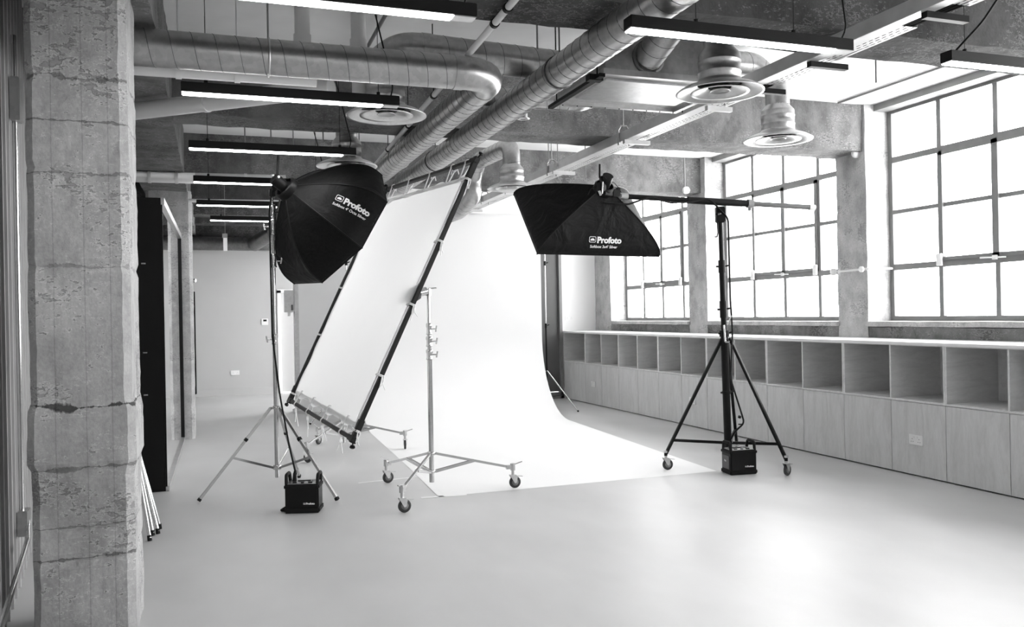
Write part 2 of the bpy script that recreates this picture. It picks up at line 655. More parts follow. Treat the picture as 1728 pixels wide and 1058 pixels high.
def window(idx, y0, y1, label):
    t = empty('window_%d' % idx, (6.8, y0, 1.36), label, 'window', None, 'structure')
    zs = [1.36, 1.92, 2.50, 3.05, 3.56]
    X = 6.80
    ny = 4
    ys = [y1 - .02 - (y1 - y0 - .04) * k / ny for k in range(ny + 1)]
    f = MB()
    fr = .055
    f.span((X, y0, 1.35), (X + .05, y0 + fr, 3.58)).span((X, y1 - fr, 1.35), (X + .05, y1, 3.58))
    f.span((X, y0 + fr, 1.35), (X + .05, y1 - fr, 1.35 + fr)).span((X, y0 + fr, 3.54), (X + .05, y1 - fr, 3.58))
    f.build('window_frame', M['frame'], t)
    g = MB()
    for k in (1, 2, 3):
        g.span((X + .004, ys[k] - .025, 1.39), (X + .04, ys[k] + .025, 3.545))
    for z in zs[1:4]:
        hh = .030 if z in (zs[1], zs[3]) else .020
        g.span((X + .002, y0 + .04, z - hh), (X + .044, y1 - .04, z + hh))
    g.build('glazing_bars', M['frame'], t)
    # opening casement in the two middle lights
    c = MB()
    ca, cb = ys[3] + .01, ys[1] - .01
    c.span((X - .018, ca, 1.95), (X + .01, ca + .04, 3.03)).span((X - .018, cb - .04, 1.95), (X + .01, cb, 3.03))
    c.span((X - .018, ca, 1.95), (X + .01, cb, 1.985)).span((X - .018, ca, 2.99), (X + .01, cb, 3.03))
    c.span((X - .018, ys[2] - .034, 1.95), (X + .01, ys[2] + .034, 3.03))
    cs = c.build('casement', M['frame'], t)
    h = MB()
    for yy in (ys[1] - .02, ys[3] + .03):
        h.span((X - .05, yy - .03, 1.90), (X - .02, yy + .03, 2.02), .004)
    h.cyl((X - .04, ys[2] - .12, 1.935), (X - .04, ys[2] + .15, 1.945), .007, n=8)
    h.span((X - .045, ys[2] - .02, 1.92), (X - .018, ys[2] + .02, 1.96))
    h.build('window_handle', M['white'], cs)
    MB().span((X + .022, y0 + .03, 1.38), (X + .028, y1 - .03, 3.56)).build('pane', M['glass'], t)
    s_ = rough_box((6.455, y0 - .02, 1.305), (6.80, y1 + .02, 1.355), .1, .004, y0)
    s_.build('sill', M['conc_light'], t)
    MB().span((6.62, y0, 3.57), (6.86, y1, CZ)).build('lintel', M['frame'], t)
    return t


for i, (y0, y1) in enumerate(BAYS):
    window(i + 1, y0, y1, ['farthest grid window, beyond the softbox on the boom', 'middle grid window behind the boom stand',
           'nearest large grid window over the worktop', 'grid window out of view', 'grid window out of view', 'grid window out of view'][i])

# ribbed metal partition close on the left
t = empty('ribbed_partition', (-1.2, 6.2, 0), 'grey ribbed metal cladding beside the large pillar', 'wall', None, 'structure')
rm = MB()
A, B = V((-.36, -1.0, 0)), V((-1.30, 7.5, 0))
dr = (B - A).normalized()
nr = V((-dr.y, dr.x, 0)) * -1
L = (B - A).length
prof = []
k = 0
s0 = 0
while s0 < L:
    prof += [(s0, 0), (s0 + .035, 0), (s0 + .042, .014), (s0 + .058, .014), (s0 + .065, 0), (s0 + .12, 0), (s0 + .127, .026), (s0 + .173, .026), (s0 + .18, 0)]
    s0 += .2
P = [[A + dr * s1 + nr * d + V((0, 0, z)) for (s1, d) in prof] for z in (0, 3.63)]
rm.grid(P, False)
rm.build('ribbed_sheet', M['ribs'], t)
MB().bar(A - nr * .05 + V((0, 0, 1.57)), B - nr * .05 + V((0, 0, 1.57)), .06, 3.12).build('backing_board', M['ribs'], t)


# ------------------------------------------------------------------ plywood storage under the windows
DIV = [13.86] + [12.94 - .6138 * k for k in range(0, 18)]
FX, BX, TZ = 5.85, 6.44, 1.187
wt = MB().span((FX - .012, DIV[-1] - .02, TZ - .027), (6.505, 13.89, TZ), .002)
tag(wt.build('worktop', M['top'], None, (6.1, 8.3, TZ - .027)), 'long white worktop running under the windows on the plywood cubbies', 'worktop')


def cabinet(ya, yb, yc, label):
    """two bays: ya > yb > yc"""
    t = empty('storage_unit', ((FX + BX) / 2, (ya + yc) / 2, 0), label, 'cabinet', 'plywood storage units under the worktop')
    th = .018
    c = MB()
    z0, z1 = .655, TZ - .028
    c.span((FX, yc + .001, z0), (BX, ya - .001, z0 + th))
    c.span((FX, yc + .001, z1 - .006), (BX, ya - .001, z1))
    c.span((BX - .012, yc + .001, .02), (BX, ya - .001, z1))
    ss = [ya - th / 2 - .001, yc + th / 2 + .001] + ([yb] if yb else [])
    c.build('carcass', M['ply_in'], t)
    for y in ss:
        MB().span((FX - .002, y - th / 2, z0 + th), (BX - .012, y + th / 2, z1 - .006)).build('divider', M['ply_in'], t)
    MB().span((FX + .03, yc + .002, .0), (FX + .045, ya - .002, .05)).build('plinth', M['black_matt'], t)
    lim = [ya, yb, yc] if yb else [ya, yc]
    for k in range(len(lim) - 1):
        MB().span((FX, lim[k + 1] + .0025, .012), (FX + .018, lim[k] - .0025, z0 - .004), .001).build('front_panel', M['ply'], t)
    return t


labs = ['plywood unit touching the white end wall', 'plywood unit second from the end wall, with a small socket', 'plywood unit below the farthest window',
        'plywood unit with the socket behind the boom stand leg', 'plywood unit directly behind the boom stand column', 'plywood unit between the boom stand and the unit with the double socket',
        'plywood unit with the double socket on its panel', 'plywood unit cut by the edge of the photo', 'plywood unit out of the picture']
cabinet(DIV[0], None, DIV[1], labs[0])
for k in range(7):
    cabinet(DIV[1 + 2 * k], DIV[2 + 2 * k], DIV[3 + 2 * k], labs[k + 1])


def socket(name, p, nrm, wd, ht, label, gang=2):
    nrm = V(nrm)
    side = nrm.cross(V((0, 0, 1))).normalized()
    t = empty(name, p, label, 'socket')
    R = Matrix((side, nrm, V((0, 0, 1)))).transposed()
    MB().box(V(p) + nrm * .006, (wd, .012, ht), R, .002).build('face_plate', M['white'], t)
    for k in range(gang):
        cx = (k - (gang - 1) / 2) * wd * .5
        h = MB()
        for (dx, dz) in ((0, .012), (-.011, -.012), (.011, -.012)):
            h.box(V(p) + nrm * .0125 + side * (cx + dx) + V((0, 0, dz - .006)), (.004, .002, .007) if dx == 0 else (.007, .002, .004), R)
        h.build('socket_holes', M['black'], t)
        MB().box(V(p) + nrm * .014 + side * (cx * .45) + V((0, 0, .022)), (.010, .004, .014), R).build('rocker_switch', M['white'], t)
    return t


socket('wall_socket', (FX, 5.895, .325), (-1, 0, 0), .155, .088, 'white double power socket on the nearer plywood panels')
socket('wall_socket', (FX, 9.60, .34), (-1, 0, 0), .15, .088, 'white double socket behind the boom stand leg')
socket('wall_socket', (FX, 12.63, .34), (-1, 0, 0), .15, .088, 'white double socket nearest the dark grey door')
socket('wall_socket', (.414, 17.7, .45), (0, -1, 0), .16, .09, 'white double socket low on the far passage wall')
socket('wall_socket', (5.98, EW, 1.42), (0, -1, 0), .16, .09, 'white double socket above the worktop on the end wall')
t = empty('thermostat', (.997, 17.7, 1.446), 'small white thermostat with a dark display on the far wall', 'thermostat')
MB().span((.93, 17.685, 1.38), (1.06, 17.7, 1.51), .004).build('casing', M['white'], t)
MB().span((.965, 17.682, 1.455), (1.03, 17.686, 1.49)).build('display', M['black'], t)
t = empty('switch_box', (1.17, 13.95, 1.55), 'grey steel box fixed to the post at the end of the white wall', 'box')
MB().span((1.09, 13.88, 1.60), (1.235, 14.02, 1.95), .006).build('casing', M['galv_pale'], t)
MB().span((1.135, 13.9, 1.54), (1.175, 13.92, 1.60)).build('tag', M['white'], t)
MB().span((1.185, 13.872, 1.63), (1.215, 13.88, 1.72)).build('warning_sign', M['dark'], t)

# ------------------------------------------------------------------ mirror on the left
t = empty('mirror_panel', (-.5, 8.08, 0), 'tall black framed mirror standing between the two pillars', 'mirror')
x1a, x1b, ya, yb = -.405, -.370, 8.08, 11.44
def xs(y): return x1a + (x1b - x1a) * (y - ya) / (yb - ya)
MB().prism([(-.72, ya, 0.001), (x1a - .005, ya, 0.001), (x1b - .005, yb, 0.001), (-.72, yb, 0.001)], (0, 0, 2.585)).build('casing', M['black'], t)
MB().prism([(xs(ya + .03) - .005, ya + .03, .045), (xs(ya + .03) + .002, ya + .03, .045), (xs(yb - .05) + .002, yb - .05, .045), (xs(yb - .05) - .005, yb - .05, .045)], (0, 0, 2.48)).build('mirror_glass', M['mirror'], t)
for (z0, z1) in ((.002, .045), (2.525, 2.588)):
    MB().prism([(x1a - .004, ya, z0), (x1a + .025, ya, z0), (x1b + .025, yb, z0), (x1b - .004, yb, z0)], (0, 0, z1 - z0)).build('rail', M['galv_pale'], t)
MB().prism([(x1b - .004, yb - .06, .04), (x1b + .022, yb - .06, .04), (x1b + .022, yb, .04), (x1b - .004, yb, .04)], (0, 0, 2.49)).build('stile', M['black'], t)
MB().prism([(x1a - .004, ya, .04), (x1a + .008, ya, .04), (x1a + .008, ya + .03, .04), (x1a - .004, ya + .03, .04)], (0, 0, 2.49)).build('stile', M['black'], t)
# small catches on the hidden edge
for z in (.85, 1.22, 2.0):
    MB().span((-.575, 8.07, z), (-.54, 8.08, z + .012)).build('catch', M['chrome'], t)

# dark door frame beyond the pale pillar
t = empty('tall_monitor_stand', (-.30, 14.2, 0), 'narrow dark upright half hidden behind the pale pillar', 'stand')
MB().span((-.34, 14.1, .35), (-.245, 14.2, 1.95), .005).build('upright_screen', M['black'], t)
MB().span((-.40, 14.2, .0), (-.30, 14.26, 2.2)).span((-.6, 14.0, .0), (-.29, 14.4, .04)).build('support_post', M['black_matt'], t)
MB().cyl((-.31, 14.16, 2.12), (-.23, 14.12, 2.12), .03, n=10).build('clamp_knob', M['chrome'], t)


# ------------------------------------------------------------------ ductwork
def bend_path(pts, R, seg=8):
    """polyline with rounded corners; returns (path, straight pieces)"""
    pts = [V(p) for p in pts]
    out, st = [pts[0]], []
    last = pts[0]
    for i in range(1, len(pts) - 1):
        a, b, c = pts[i - 1], pts[i], pts[i + 1]
        d1, d2 = (b - a).normalized(), (c - b).normalized()
        ang = d1.angle(d2)
        tlen = min(R * math.tan(ang / 2), (b - a).length * .49, (c - b).length * .49) if ang > .01 else 0
        s_, e_ = b - d1 * tlen, b + d2 * tlen
        st.append((last, s_))
        for k in range(seg + 1):
            u = k / seg
            out.append(s_ * (1 - u) ** 2 + b * 2 * u * (1 - u) + e_ * u ** 2)
        last = e_
    st.append((last, pts[-1]))
    out.append(pts[-1])
    return out, st


def duct(pts, r, Rb, parent, name='spiral_duct', mt='galv', pitch=.118, bands=True):
    path, st = bend_path(pts, Rb)
    mb = MB()
    mb.tube(path, r, 28)
    mb.m = 1
    for a, b in st:
        L = (b - a).length
        if L < pitch: continue
        d = (b - a).normalized()
        x = d.orthogonal().normalized()
        y = d.cross(x)
        nT = L / pitch
        k = int(nT * 24)
        mb.tube([a + d * (L * i / k) + (x * math.cos(2 * PI * nT * i / k) + y * math.sin(2 * PI * nT * i / k)) * (r + .0002) for i in range(k + 1)], .0020, 4, False)
    mb.m = 0
    o = mb.build(name, [M[mt], M['galv_dark']], parent)
    if bands:
        for a, b in st:
            d = (b - a).normalized()
            if (b - a).length < .3: continue
            for p in (a + d * .02, b - d * .02):
                MB().cyl(p - d * .03, p + d * .03, r + .004, n=28).build('joint_band', M[mt], o)
    return o


def hanger(mb, x, y, z, r):
    mb.tube([V((x, y, CZ)), V((x, y, z + r))], .005, 6)
    mb.tube([V((x + (r + .004) * math.cos(a), y, z + (r + .004) * math.sin(a))) for a in [2 * PI * k / 20 for k in range(20)]], .005, 5, closed=True)


t = empty('supply_duct', (2.12, 4, 3.04), 'long straight spiral duct crossing the whole ceiling to the paper backdrop', 'duct', 'galvanised spiral ducts')
duct([(2.12, 1.2, 3.04), (2.12, 10.0, 3.04), (1.2, 10.7, 3.0)], .102, .3, t)
for y in (5.0, 8.2):
    hb = MB()
    hanger(hb, 2.12, y, 3.04, .102)
    hb.build('hanger_ring', M['galv_dark'], t)
t = empty('supply_duct', (1.0, 5.03, 3.0), 'spiral duct leaving the large pillar and turning at an elbow along the ceiling', 'duct', 'galvanised spiral ducts')
duct([(-.70, 5.03, 2.995), (1.69, 5.03, 2.995), (1.69, 9.25, 3.0), (1.15, 9.8, 3.0)], .102, .22, t)
hb = MB()
for x in (.2,):
    hb.tube([(x + .13, 5.03, CZ), (x + .13, 5.03, 3.1)], .006, 6)
    hb.tube([V((x + .13, 5.03 + .107 * math.cos(a), 2.995 + .107 * math.sin(a))) for a in [2 * PI * k / 24 for k in range(24)]], .006, 5, closed=True)
hb.build('hanger_ring', M['galv_pale'], t)
hb = MB()
hanger(hb, 1.69, 7.9, 3.0, .102)
hb.build('hanger_ring', M['galv_pale'], t)

t = empty('duct_box', (2.95, 5.45, 3.06), 'large rectangular sheet metal plenum box under the ceiling', 'duct box')
MB().span((2.46, 5.04, 3.09), (3.46, 5.86, 3.40), .004).build('casing', M['galv'], t)
fl = MB()
fl.span((2.44, 5.02, 3.06), (3.48, 5.06, 3.10)).span((2.44, 5.84, 3.06), (3.48, 5.88, 3.10)).span((2.44, 5.06, 3.06), (2.48, 5.84, 3.10)).span((3.44, 5.06, 3.06), (3.48, 5.84, 3.10))
fl.build('flange', M['galv_pale'], t)
MB().span((2.55, 5.2, 3.075), (3.38, 5.72, 3.092), .003).build('access_panel', M['galv_pale'], t)
sc_ = MB()
for k in range(9):
    sc_.cyl((2.5 + k * .117, 5.85, 3.06), (2.5 + k * .117, 5.85, 3.054), .005, n=8)
sc_.build('screw_row', M['black'], t)
for (x, y) in ((2.43, 5.1), (2.43, 5.8), (3.49, 5.8)):
    MB().tube([(x, y, CZ), (x, y, 3.05)], .005, 6).build('hanger_rod', M['black'], t)
MB().span((2.40, 5.0, 3.035), (2.44, 5.9, 3.058)).span((2.36, 5.07, 3.03), (2.46, 5.13, 3.07)).build('support_rail', M['black'], t)
t = empty('branch_duct', (2.0, 5.6, 3.3), 'spiral duct with an elbow entering the side of the plenum box', 'duct', 'galvanised spiral ducts')
duct([(2.46, 5.62, 3.27), (1.25, 5.62, 3.31), (1.17, 5.86, 3.30), (1.168, 6.3, 3.28)], .108, .28, t, pitch=.13)
t = empty('branch_duct', (2.8, 4.6, 3.2), 'short bent spiral duct joining the plenum box to the largest diffuser', 'duct', 'galvanised spiral ducts')
duct([(2.78, 5.04, 3.20), (2.80, 4.70, 3.34), (3.10, 4.69, 3.36), (3.10, 4.69, 3.14)], .098, .12, t, pitch=.1)
MB().lathe([(.095, 0), (.118, 0), (.118, .012), (.095, .012)], (2.78, 5.028, 3.20), (0, 1, 0), 28).build('collar_flange', M['galv_dark'], t)
t = empty('branch_duct', (2.2, 6.3, 3.1), 'thin spiral duct running behind the plenum box to a small outlet', 'duct', 'galvanised spiral ducts')
duct([(1.95, 6.35, 3.22), (2.85, 6.35, 3.22), (3.05, 6.5, 3.3)], .075, .15, t, pitch=.11)
MB().cyl((2.35, 6.3, 3.15), (2.35, 6.3, 3.05), .035, n=16).lathe([(.05, 0), (.052, -.006), (.02, -.008)], (2.35, 6.3, 3.05)).build('outlet', M['galv_pale'], t)

# perforated round ceiling diffusers
DZ = 2.9


def diffuser(x, y, label, path=None, hi=3.2):
    t = empty('air_diffuser', (x, y, DZ), label, 'air diffuser', 'round ceiling air diffusers')
    MB().lathe([(.096, hi - DZ + .05), (.098, hi - DZ + .02), (.132, hi - DZ - .02), (.134, hi - DZ - .03), (.134, .20), (.137, .197), (.137, .190), (.134, .187), (.134, .13), (.137, .127), (.137, .12), (.134, .117), (.134, .075)], (x, y, DZ), n=40).build('neck', M['galv'], t)
    MB().lathe([(.135, .078), (.150, .060), (.19, .045), (.235, .028), (.27, .006), (.278, 0), (.278, -.006), (.262, -.004), (.225, .016), (.18, .032), (.140, .050)], (x, y, DZ), n=48).build('cone', M['galv_pale'], t)
    MB().lathe([(.075, .030), (.09, .026), (.135, .008), (.165, -.002), (.185, -.004), (.185, .0), (.165, .003), (.135, .013), (.09, .032), (.075, .036)], (x, y, DZ), n=44).build('diffuser_ring', M['galv_pale'], t)
    MB().lathe([(.001, .020), (.045, .016), (.062, .004), (.066, .006), (.048, .022), (.001, .028)], (x, y, DZ), n=32).build('centre_disc', M['galv'], t)
    MB().lathe([(.001, .052), (.132, .052), (.132, .058), (.001, .058)], (x, y, DZ), n=32).build('dark_throat', M['black_matt'], t)
    MB().cyl((x, y, DZ + .02), (x, y, DZ + .06), .012, n=8).bar((x - .17, y, DZ + .036), (x + .17, y, DZ + .036), .012, .01).bar((x, y - .17, DZ + .036), (x, y + .17, DZ + .036), .012, .01).build('damper_rod', M['galv_dark'], t)
    if path:
        duct(path, .098, .16, t, 'feed_duct', pitch=.12, bands=False)
    return t


diffuser(1.168, 5.855, 'round metal air diffuser below the spiral duct elbow beside the second lamp row', [(1.168, 5.855, 3.1), (1.168, 5.855, 3.28)], 3.14)
diffuser(3.10, 4.69, 'largest round air diffuser hanging under the plenum box edge', None, 3.16)
diffuser(4.434, 5.875, 'round air diffuser hanging nearest the windows', [(4.434, 5.875, 3.1), (4.434, 5.875, 3.34), (4.2, 5.875, 3.5), (3.95, 5.875, 3.5)], 3.16)
diffuser(3.169, 8.895, 'round air diffuser fed by a swan neck duct above the tilted scrim', [(3.169, 8.895, 3.1), (3.169, 8.895, 3.38), (3.10, 9.9, 3.38), (3.10, 10.12, 3.2), (3.10, 10.12, 2.98), (3.05, 10.6, 2.85), (3.0, 12.2, 2.85)], 3.14)
diffuser(1.20, 7.9, 'round air diffuser mostly hidden behind the octagonal softbox', [(1.20, 7.9, 3.1), (1.20, 7.9, 3.46), (1.92, 8.7, 3.46), (1.92, 8.7, 3.2)], 3.14)

# far ducts over the passage
t = empty('supply_duct', (.0, 17, 2.95), 'dark spiral duct running along the far passage wall', 'duct', 'galvanised spiral ducts')
duct([(-1.6, 17.2, 2.96), (2.4, 17.2, 2.96)], .13, .3, t, mt='galv_shaded', pitch=.3)
t = empty('branch_duct', (.9, 16, 3.0), 'short bent duct at the end of the passage', 'duct', 'galvanised spiral ducts')
duct([(2.4, 15.9, 3.13), (1.15, 15.9, 3.13), (.80, 17.12, 2.96)], .14, .25, t, mt='galv_shaded', pitch=.4)

# ------------------------------------------------------------------ pipes on the ceiling
def pipe(name, pts, r, mt, label, Rb=.1, clips=(), clipm='black', cat='pipe', ctop=CZ):
    pts = [V(p) for p in pts]
    t = empty(name, pts[0], label, cat)
    path, st = bend_path(pts, Rb, 6)
    MB().tube(path, r, 16).build('pipe_run', M[mt], t)
    for (a, b, u) in clips:
        p = pts[a].lerp(pts[b], u)
        d = (pts[b] - pts[a]).normalized()
        c = MB().cyl(p - d * .016, p + d * .016, r + .006, n=16)
        if abs(d.z) < .9:
            c.cyl(p, V((p.x, p.y, ctop)), .004, n=6)
        c.build('clip', M[clipm], t)
    return t


pipe('ceiling_pipe', [(1.40, 1.5, 3.12), (1.50, 4.3, 3.115), (1.68, 9.6, 3.115)], .02, 'pvc', 'thin white pipe with black clips running towards the backdrop', clips=[(0, 1, .97), (1, 2, .03), (1, 2, .33), (1, 2, .52), (1, 2, .72)])
pipe('ceiling_conduit', [(1.16, 3.6, 3.585), (1.17, 7.19, 3.585)], .014, 'frame', 'dark thin conduit against the slab above the spiral duct elbow', clips=[(0, 1, .6), (0, 1, .85)])
pipe('waste_pipe', [(-1.02, 7.16, 3.03), (-.44, 6.68, 3.03), (.78, 5.75, 3.04)], .062, 'pvc', 'fat white waste pipe crossing diagonally under the beams', clips=[(1, 2, .35)], clipm='pvc')
pipe('waste_pipe', [(-.72, 5.24, 2.945), (.62, 5.24, 2.95)], .05, 'pvc', 'white waste pipe just behind the spiral duct', clips=[(0, 1, .66), (0, 1, .42)], clipm='pvc')
for x, lb in ((.62, 'white vertical soil pipe dropping from the slab, nearer the large pillar'), (1.005, 'white vertical soil pipe dropping beside the dark conduit')):
    t = pipe('soil_pipe', [(x, 5.98, CZ), (x, 5.98, 3.0)], .052, 'pvc', lb)
    MB().cyl((x, 5.98, 3.36), (x, 5.98, 3.45), .06, n=20).build('collar', M['pvc'], t)
pipe('waste_pipe', [(-1.6, 10.0, 3.06), (-.15, 10.0, 3.07), (.82, 10.0, 3.08)], .06, 'pvc', 'white pipe crossing in front of the pale pillar head', clips=[(0, 1, .68), (0, 1, .87), (1, 2, .55), (1, 2, .85)], clipm='white', ctop=3.14)
pipe('ceiling_pipe', [(-.25, 11.2, 2.98), (1.6, 11.2, 3.0)], .022, 'pvc', 'thin white pipe beyond the pale pillar head', clips=[(0, 1, .62)])
pipe('ceiling_conduit', [(6.15, 7.15, 3.625), (6.15, 1.0, 3.625)], .012, 'frame', 'thin conduit along the slab above the nearest window')
pipe('wall_conduit', [(6.485, 7.30, 3.62), (6.485, 7.30, 3.17)], .012, 'pvc', 'white conduit drop on the pier between the nearer windows')
pipe('wall_conduit', [(6.2, 10.28, 3.62), (6.2, 10.28, 3.2)], .012, 'frame', 'grey conduit drop on the pier between the farther windows')
for p, lb in (((6.46, 7.28, 3.14), 'round white junction box at the top of the nearer pier'), ((6.2, 10.27, 3.17), 'round white junction box at the top of the farther pier')):
    tag(MB().lathe([(.001, 0), (.045, 0), (.05, .012), (.05, .04), (.001, .04)], p, (0, -1, -.1), 24).build('junction_box', M['white'], None, p), lb, 'junction box')
t = pipe('wall_pipe', [(6.47, 7.68, 1.90), (6.47, 7.12, 1.905), (6.78, 7.12, 1.91)], .012, 'pvc', 'white pipe wrapped around the pier between the nearer windows', .02)
MB().lathe([(.001, 0), (.03, 0), (.032, .02), (.001, .03)], (6.46, 7.2, 1.905), (-1, 0, 0), 20).build('junction_cap', M['white'], t)
MB().lathe([(.001, 0), (.04, 0), (.04, .03), (.001, .03)], (6.46, 7.62, 1.90), (-1, 0, 0), 20).build('junction_cap', M['white'], t)
# conduit with boxes on the ribbed wall
t = empty('wall_conduit', (-1.06, 5.9, 0), 'metal conduit with two square boxes on the ribbed cladding', 'conduit')
def wl(y, off=.05): return V((-.36 - .1106 * (y + 1.0) + off, y, 0))
p = wl(5.35)
MB().tube([p + V((0, 0, .42)), p + V((0, 0, 3.1))], .014, 12).build('pipe_run', M['chrome'], t)
for z0, z1 in ((2.62, 2.86), (.33, .47)):
    MB().box(p + V((.01, 0, (z0 + z1) / 2)), (.05, .11, z1 - z0), None, .004).build('junction_box', M['galv'], t)
MB().tube(bend_path([p + V((.03, 0, .40)), p + V((.06, -.18, .34)), wl(4.0) + V((.0, 0, -.02 + .2))], .1)[0], .014, 12).build('pipe_run', M['chrome'], t)

# threaded rods dropping from the slab
rods = [(.33, 8.6, 2.9), (.60, 9.0, 3.1), (.83, 9.1, 3.1), (1.0, 8.0, 3.1), (1.45, 9.2, 3.15), (1.55, 9.3, 3.0), (3.9, 9.6, 3.0), (4.02, 9.6, 3.0), (4.3, 9.4, 3.05), (2.42, 3.9, 3.15), (1.93, 4.9, 3.1), (4.6, 4.95, 3.2)]
r0 = MB().cyl((0, 0, 0), (0, 0, -.5), .006, n=8).cyl((0, 0, -.012), (0, 0, 0), .02, n=10)
r0 = r0.build('threaded_rod', M['frame'])
for k, (x, y, z) in enumerate(rods):
    o = r0 if k == 0 else r0.copy()
    if k: COL.objects.link(o)
    o.location = (x, y, CZ)
    tag(o, 'thin threaded rod hanging from the white slab', 'rod', 'threaded rods hanging from the slab')

tag(MB().tube(bend_path([(3.72, 8.2, 3.64), (3.82, 8.2, 3.5), (3.84, 8.2, 3.1)], .1)[0], .018, 10).build('flexible_hose', M['galv_dark'], None, (3.8, 8.2, 3.1)), 'dark ribbed flexible hose hanging from the slab over the cable tray', 'hose')
tag(MB().lathe([(.001, 0), (.05, 0), (.06, .015), (.06, .03), (.03, .06), (.001, .06)], (3.25, 7.9, CZ), (0, 0, -1), 24).build('smoke_detector', M['white'], None, (3.25, 7.9, CZ)), 'white round smoke detector on the slab beyond the cross beam', 'detector')
t = empty('hanging_tag', (.20, 13.0, 2.75), 'small white tag hanging on a string in the dark passage', 'tag')
MB().box((.20, 13.0, 2.60), (.055, .004, .20)).build('tag', M['white'], t)
MB().cyl((.20, 13.0, 2.7), (.20, 13.0, CZ), .004, n=6).box((.195, 13.0, 2.72), (.07, .05, .06)).build('hook', M['frame'], t)

# ------------------------------------------------------------------ cable tray
t = empty('cable_tray', (3.66, 7, 3.06), 'long steel trunking with perforated tray running under the ceiling', 'cable tray')
TX = 3.55
MB().span((TX, .5, 3.06), (TX + .085, 12.9, 3.145), .002).build('trunking', M['tray'], t)
pt = MB()
W0, W1 = TX + .087, TX + .235
zt = 3.075
Yl = [(1.0, 3.4), (3.75, 5.0), (5.15, 12.8)]
# perforated tray: strips between slot rows with bridges
for (ya_, yb_) in Yl:
    rows = 4
    wdt = (W1 - W0)
    slot = .009
    strip = (wdt - rows * slot) / (rows + 1)
    x = W0
    for k in range(rows + 1):
        pt.span((x, ya_, zt), (x + strip, yb_, zt + .002))
        x += strip
        if k < rows:
            y = ya_ + (k % 2) * .02
            while y < yb_ - .012:
                pt.span((x, y, zt), (x + slot, y + .018, zt + .002))
                y += .052
            x += slot
    pt.span((W1 - .002, ya_, zt), (W1, yb_, zt + .025))
pt.build('perforated_tray', M['tray'], t)
for k in range(4):
    MB().tube([(W0 + .018 + k * .034, .6 + 12.1 * j / 40, zt + .016 + .004 * math.sin(j * 1.7 + k)) for j in range(41)], .0145, 8).build('slot_darkener', M['black_matt'], t)  # black tubes added above the tray so its slots look dark
for y in (3.50, 4.42, 5.05, 5.6, 6.9, 8.6, 10.2, 12.0):
    MB().span((TX - .01 if y > 6 else TX + .03, y - .02, 3.025), (TX + .32 if y < 5.2 else TX + .25, y + .02, 3.06)).build('support_strut', M['black'] if y < 5.2 else M['tray'], t)
for y in (3.2, 5.45, 7.0, 8.75, 11.2):
    h = MB().cyl((TX + .04, y, CZ), (TX + .04, y, 3.20), .006, n=8)
    h.tube([(TX - .012, y, 3.03), (TX - .012, y, 3.17), (TX + .015, y, 3.21), (TX + .07, y, 3.21), (TX + .095, y, 3.17), (TX + .095, y, 3.03)], .009, 6)
    h.build('hanger_clamp', M['galv'], t)
for y in (5.3, 5.75, 8.5):
    MB().cyl((TX - .02, y, 3.11), (TX + .01, y, 3.11), .038, n=20).build('round_gland', M['galv_pale'], t)
MB().tube(bend_path([(TX + .2, 3.2, 3.12), (TX + .36, 3.3, 3.14), (TX + .43, 3.5, 3.04), (TX + .38, 3.64, 2.915)], .15)[0], .006, 8).build('loose_cable', M['black'], t)


# ------------------------------------------------------------------ pendant strip lights
def lamp(x0, x1, y, label, ins=(.14, -.02), top=CZ):
    zb = 2.85
    t = empty('strip_light', (x0, y, zb), label, 'strip light', 'black linear strip lights')
    MB().span((x0, y - .04, zb + .006), (x1 + .11, y + .04, zb + .066), .003).build('housing', M['black'], t)
    MB().span((x0 + .004, y - .034, zb - .002), (x1, y + .034, zb + .008), .003).build('light_diffuser', M['glow'], t)
    MB().span((x1 + .004, y - .034, zb + .001), (x1 + .106, y + .034, zb + .007)).build('end_plate', M['galv_pale'], t)
    for x in (x0 + ins[0], x1 + ins[1]):
        MB().cyl((x, y, zb + .066), (x, y, zb + .09), .012, n=10).cyl((x, y, zb + .09), (x, y, top), .0022, n=5).build('suspension_wire', M['black'], t)
    MB().tube(bend_path([(x1 + .06, y, zb + .066), (x1 + .07, y - .03, zb + .12), (x1 - .08, y - .1, top - .1), (x1 - .1, y - .09, top)], .12)[0], .005, 6).build('power_cable', M['black'], t)
    return t


base = lamp(-.15, 1.05, 5.41, 'lit strip light in front of the round diffuser, second from the camera')
for y, lb in ((3.72, 'lit strip light nearest the camera, cut by the top of the photo'), (7.15, 'lit strip light third along the row above the octagonal softbox'),
              (8.87, 'lit strip light fourth along the row, just over the softbox'), 
              (12.23, 'farthest lit strip light over the passage')):
    copy_tree(base, (-.15 if y < 12 else 0, y, 2.85), None, lb)
lamp(-.15, 1.05, 10.64, 'lit strip light fifth along the row over the passage', top=3.15)
lamp(1.90, 3.10, 3.645, 'lit strip light below the straight duct, in front of the largest diffuser', (.38, -.24))
copy_tree(base, (3.87, 3.64, 2.85), None, 'lit strip light cut by the right side of the photo, in front of the window')

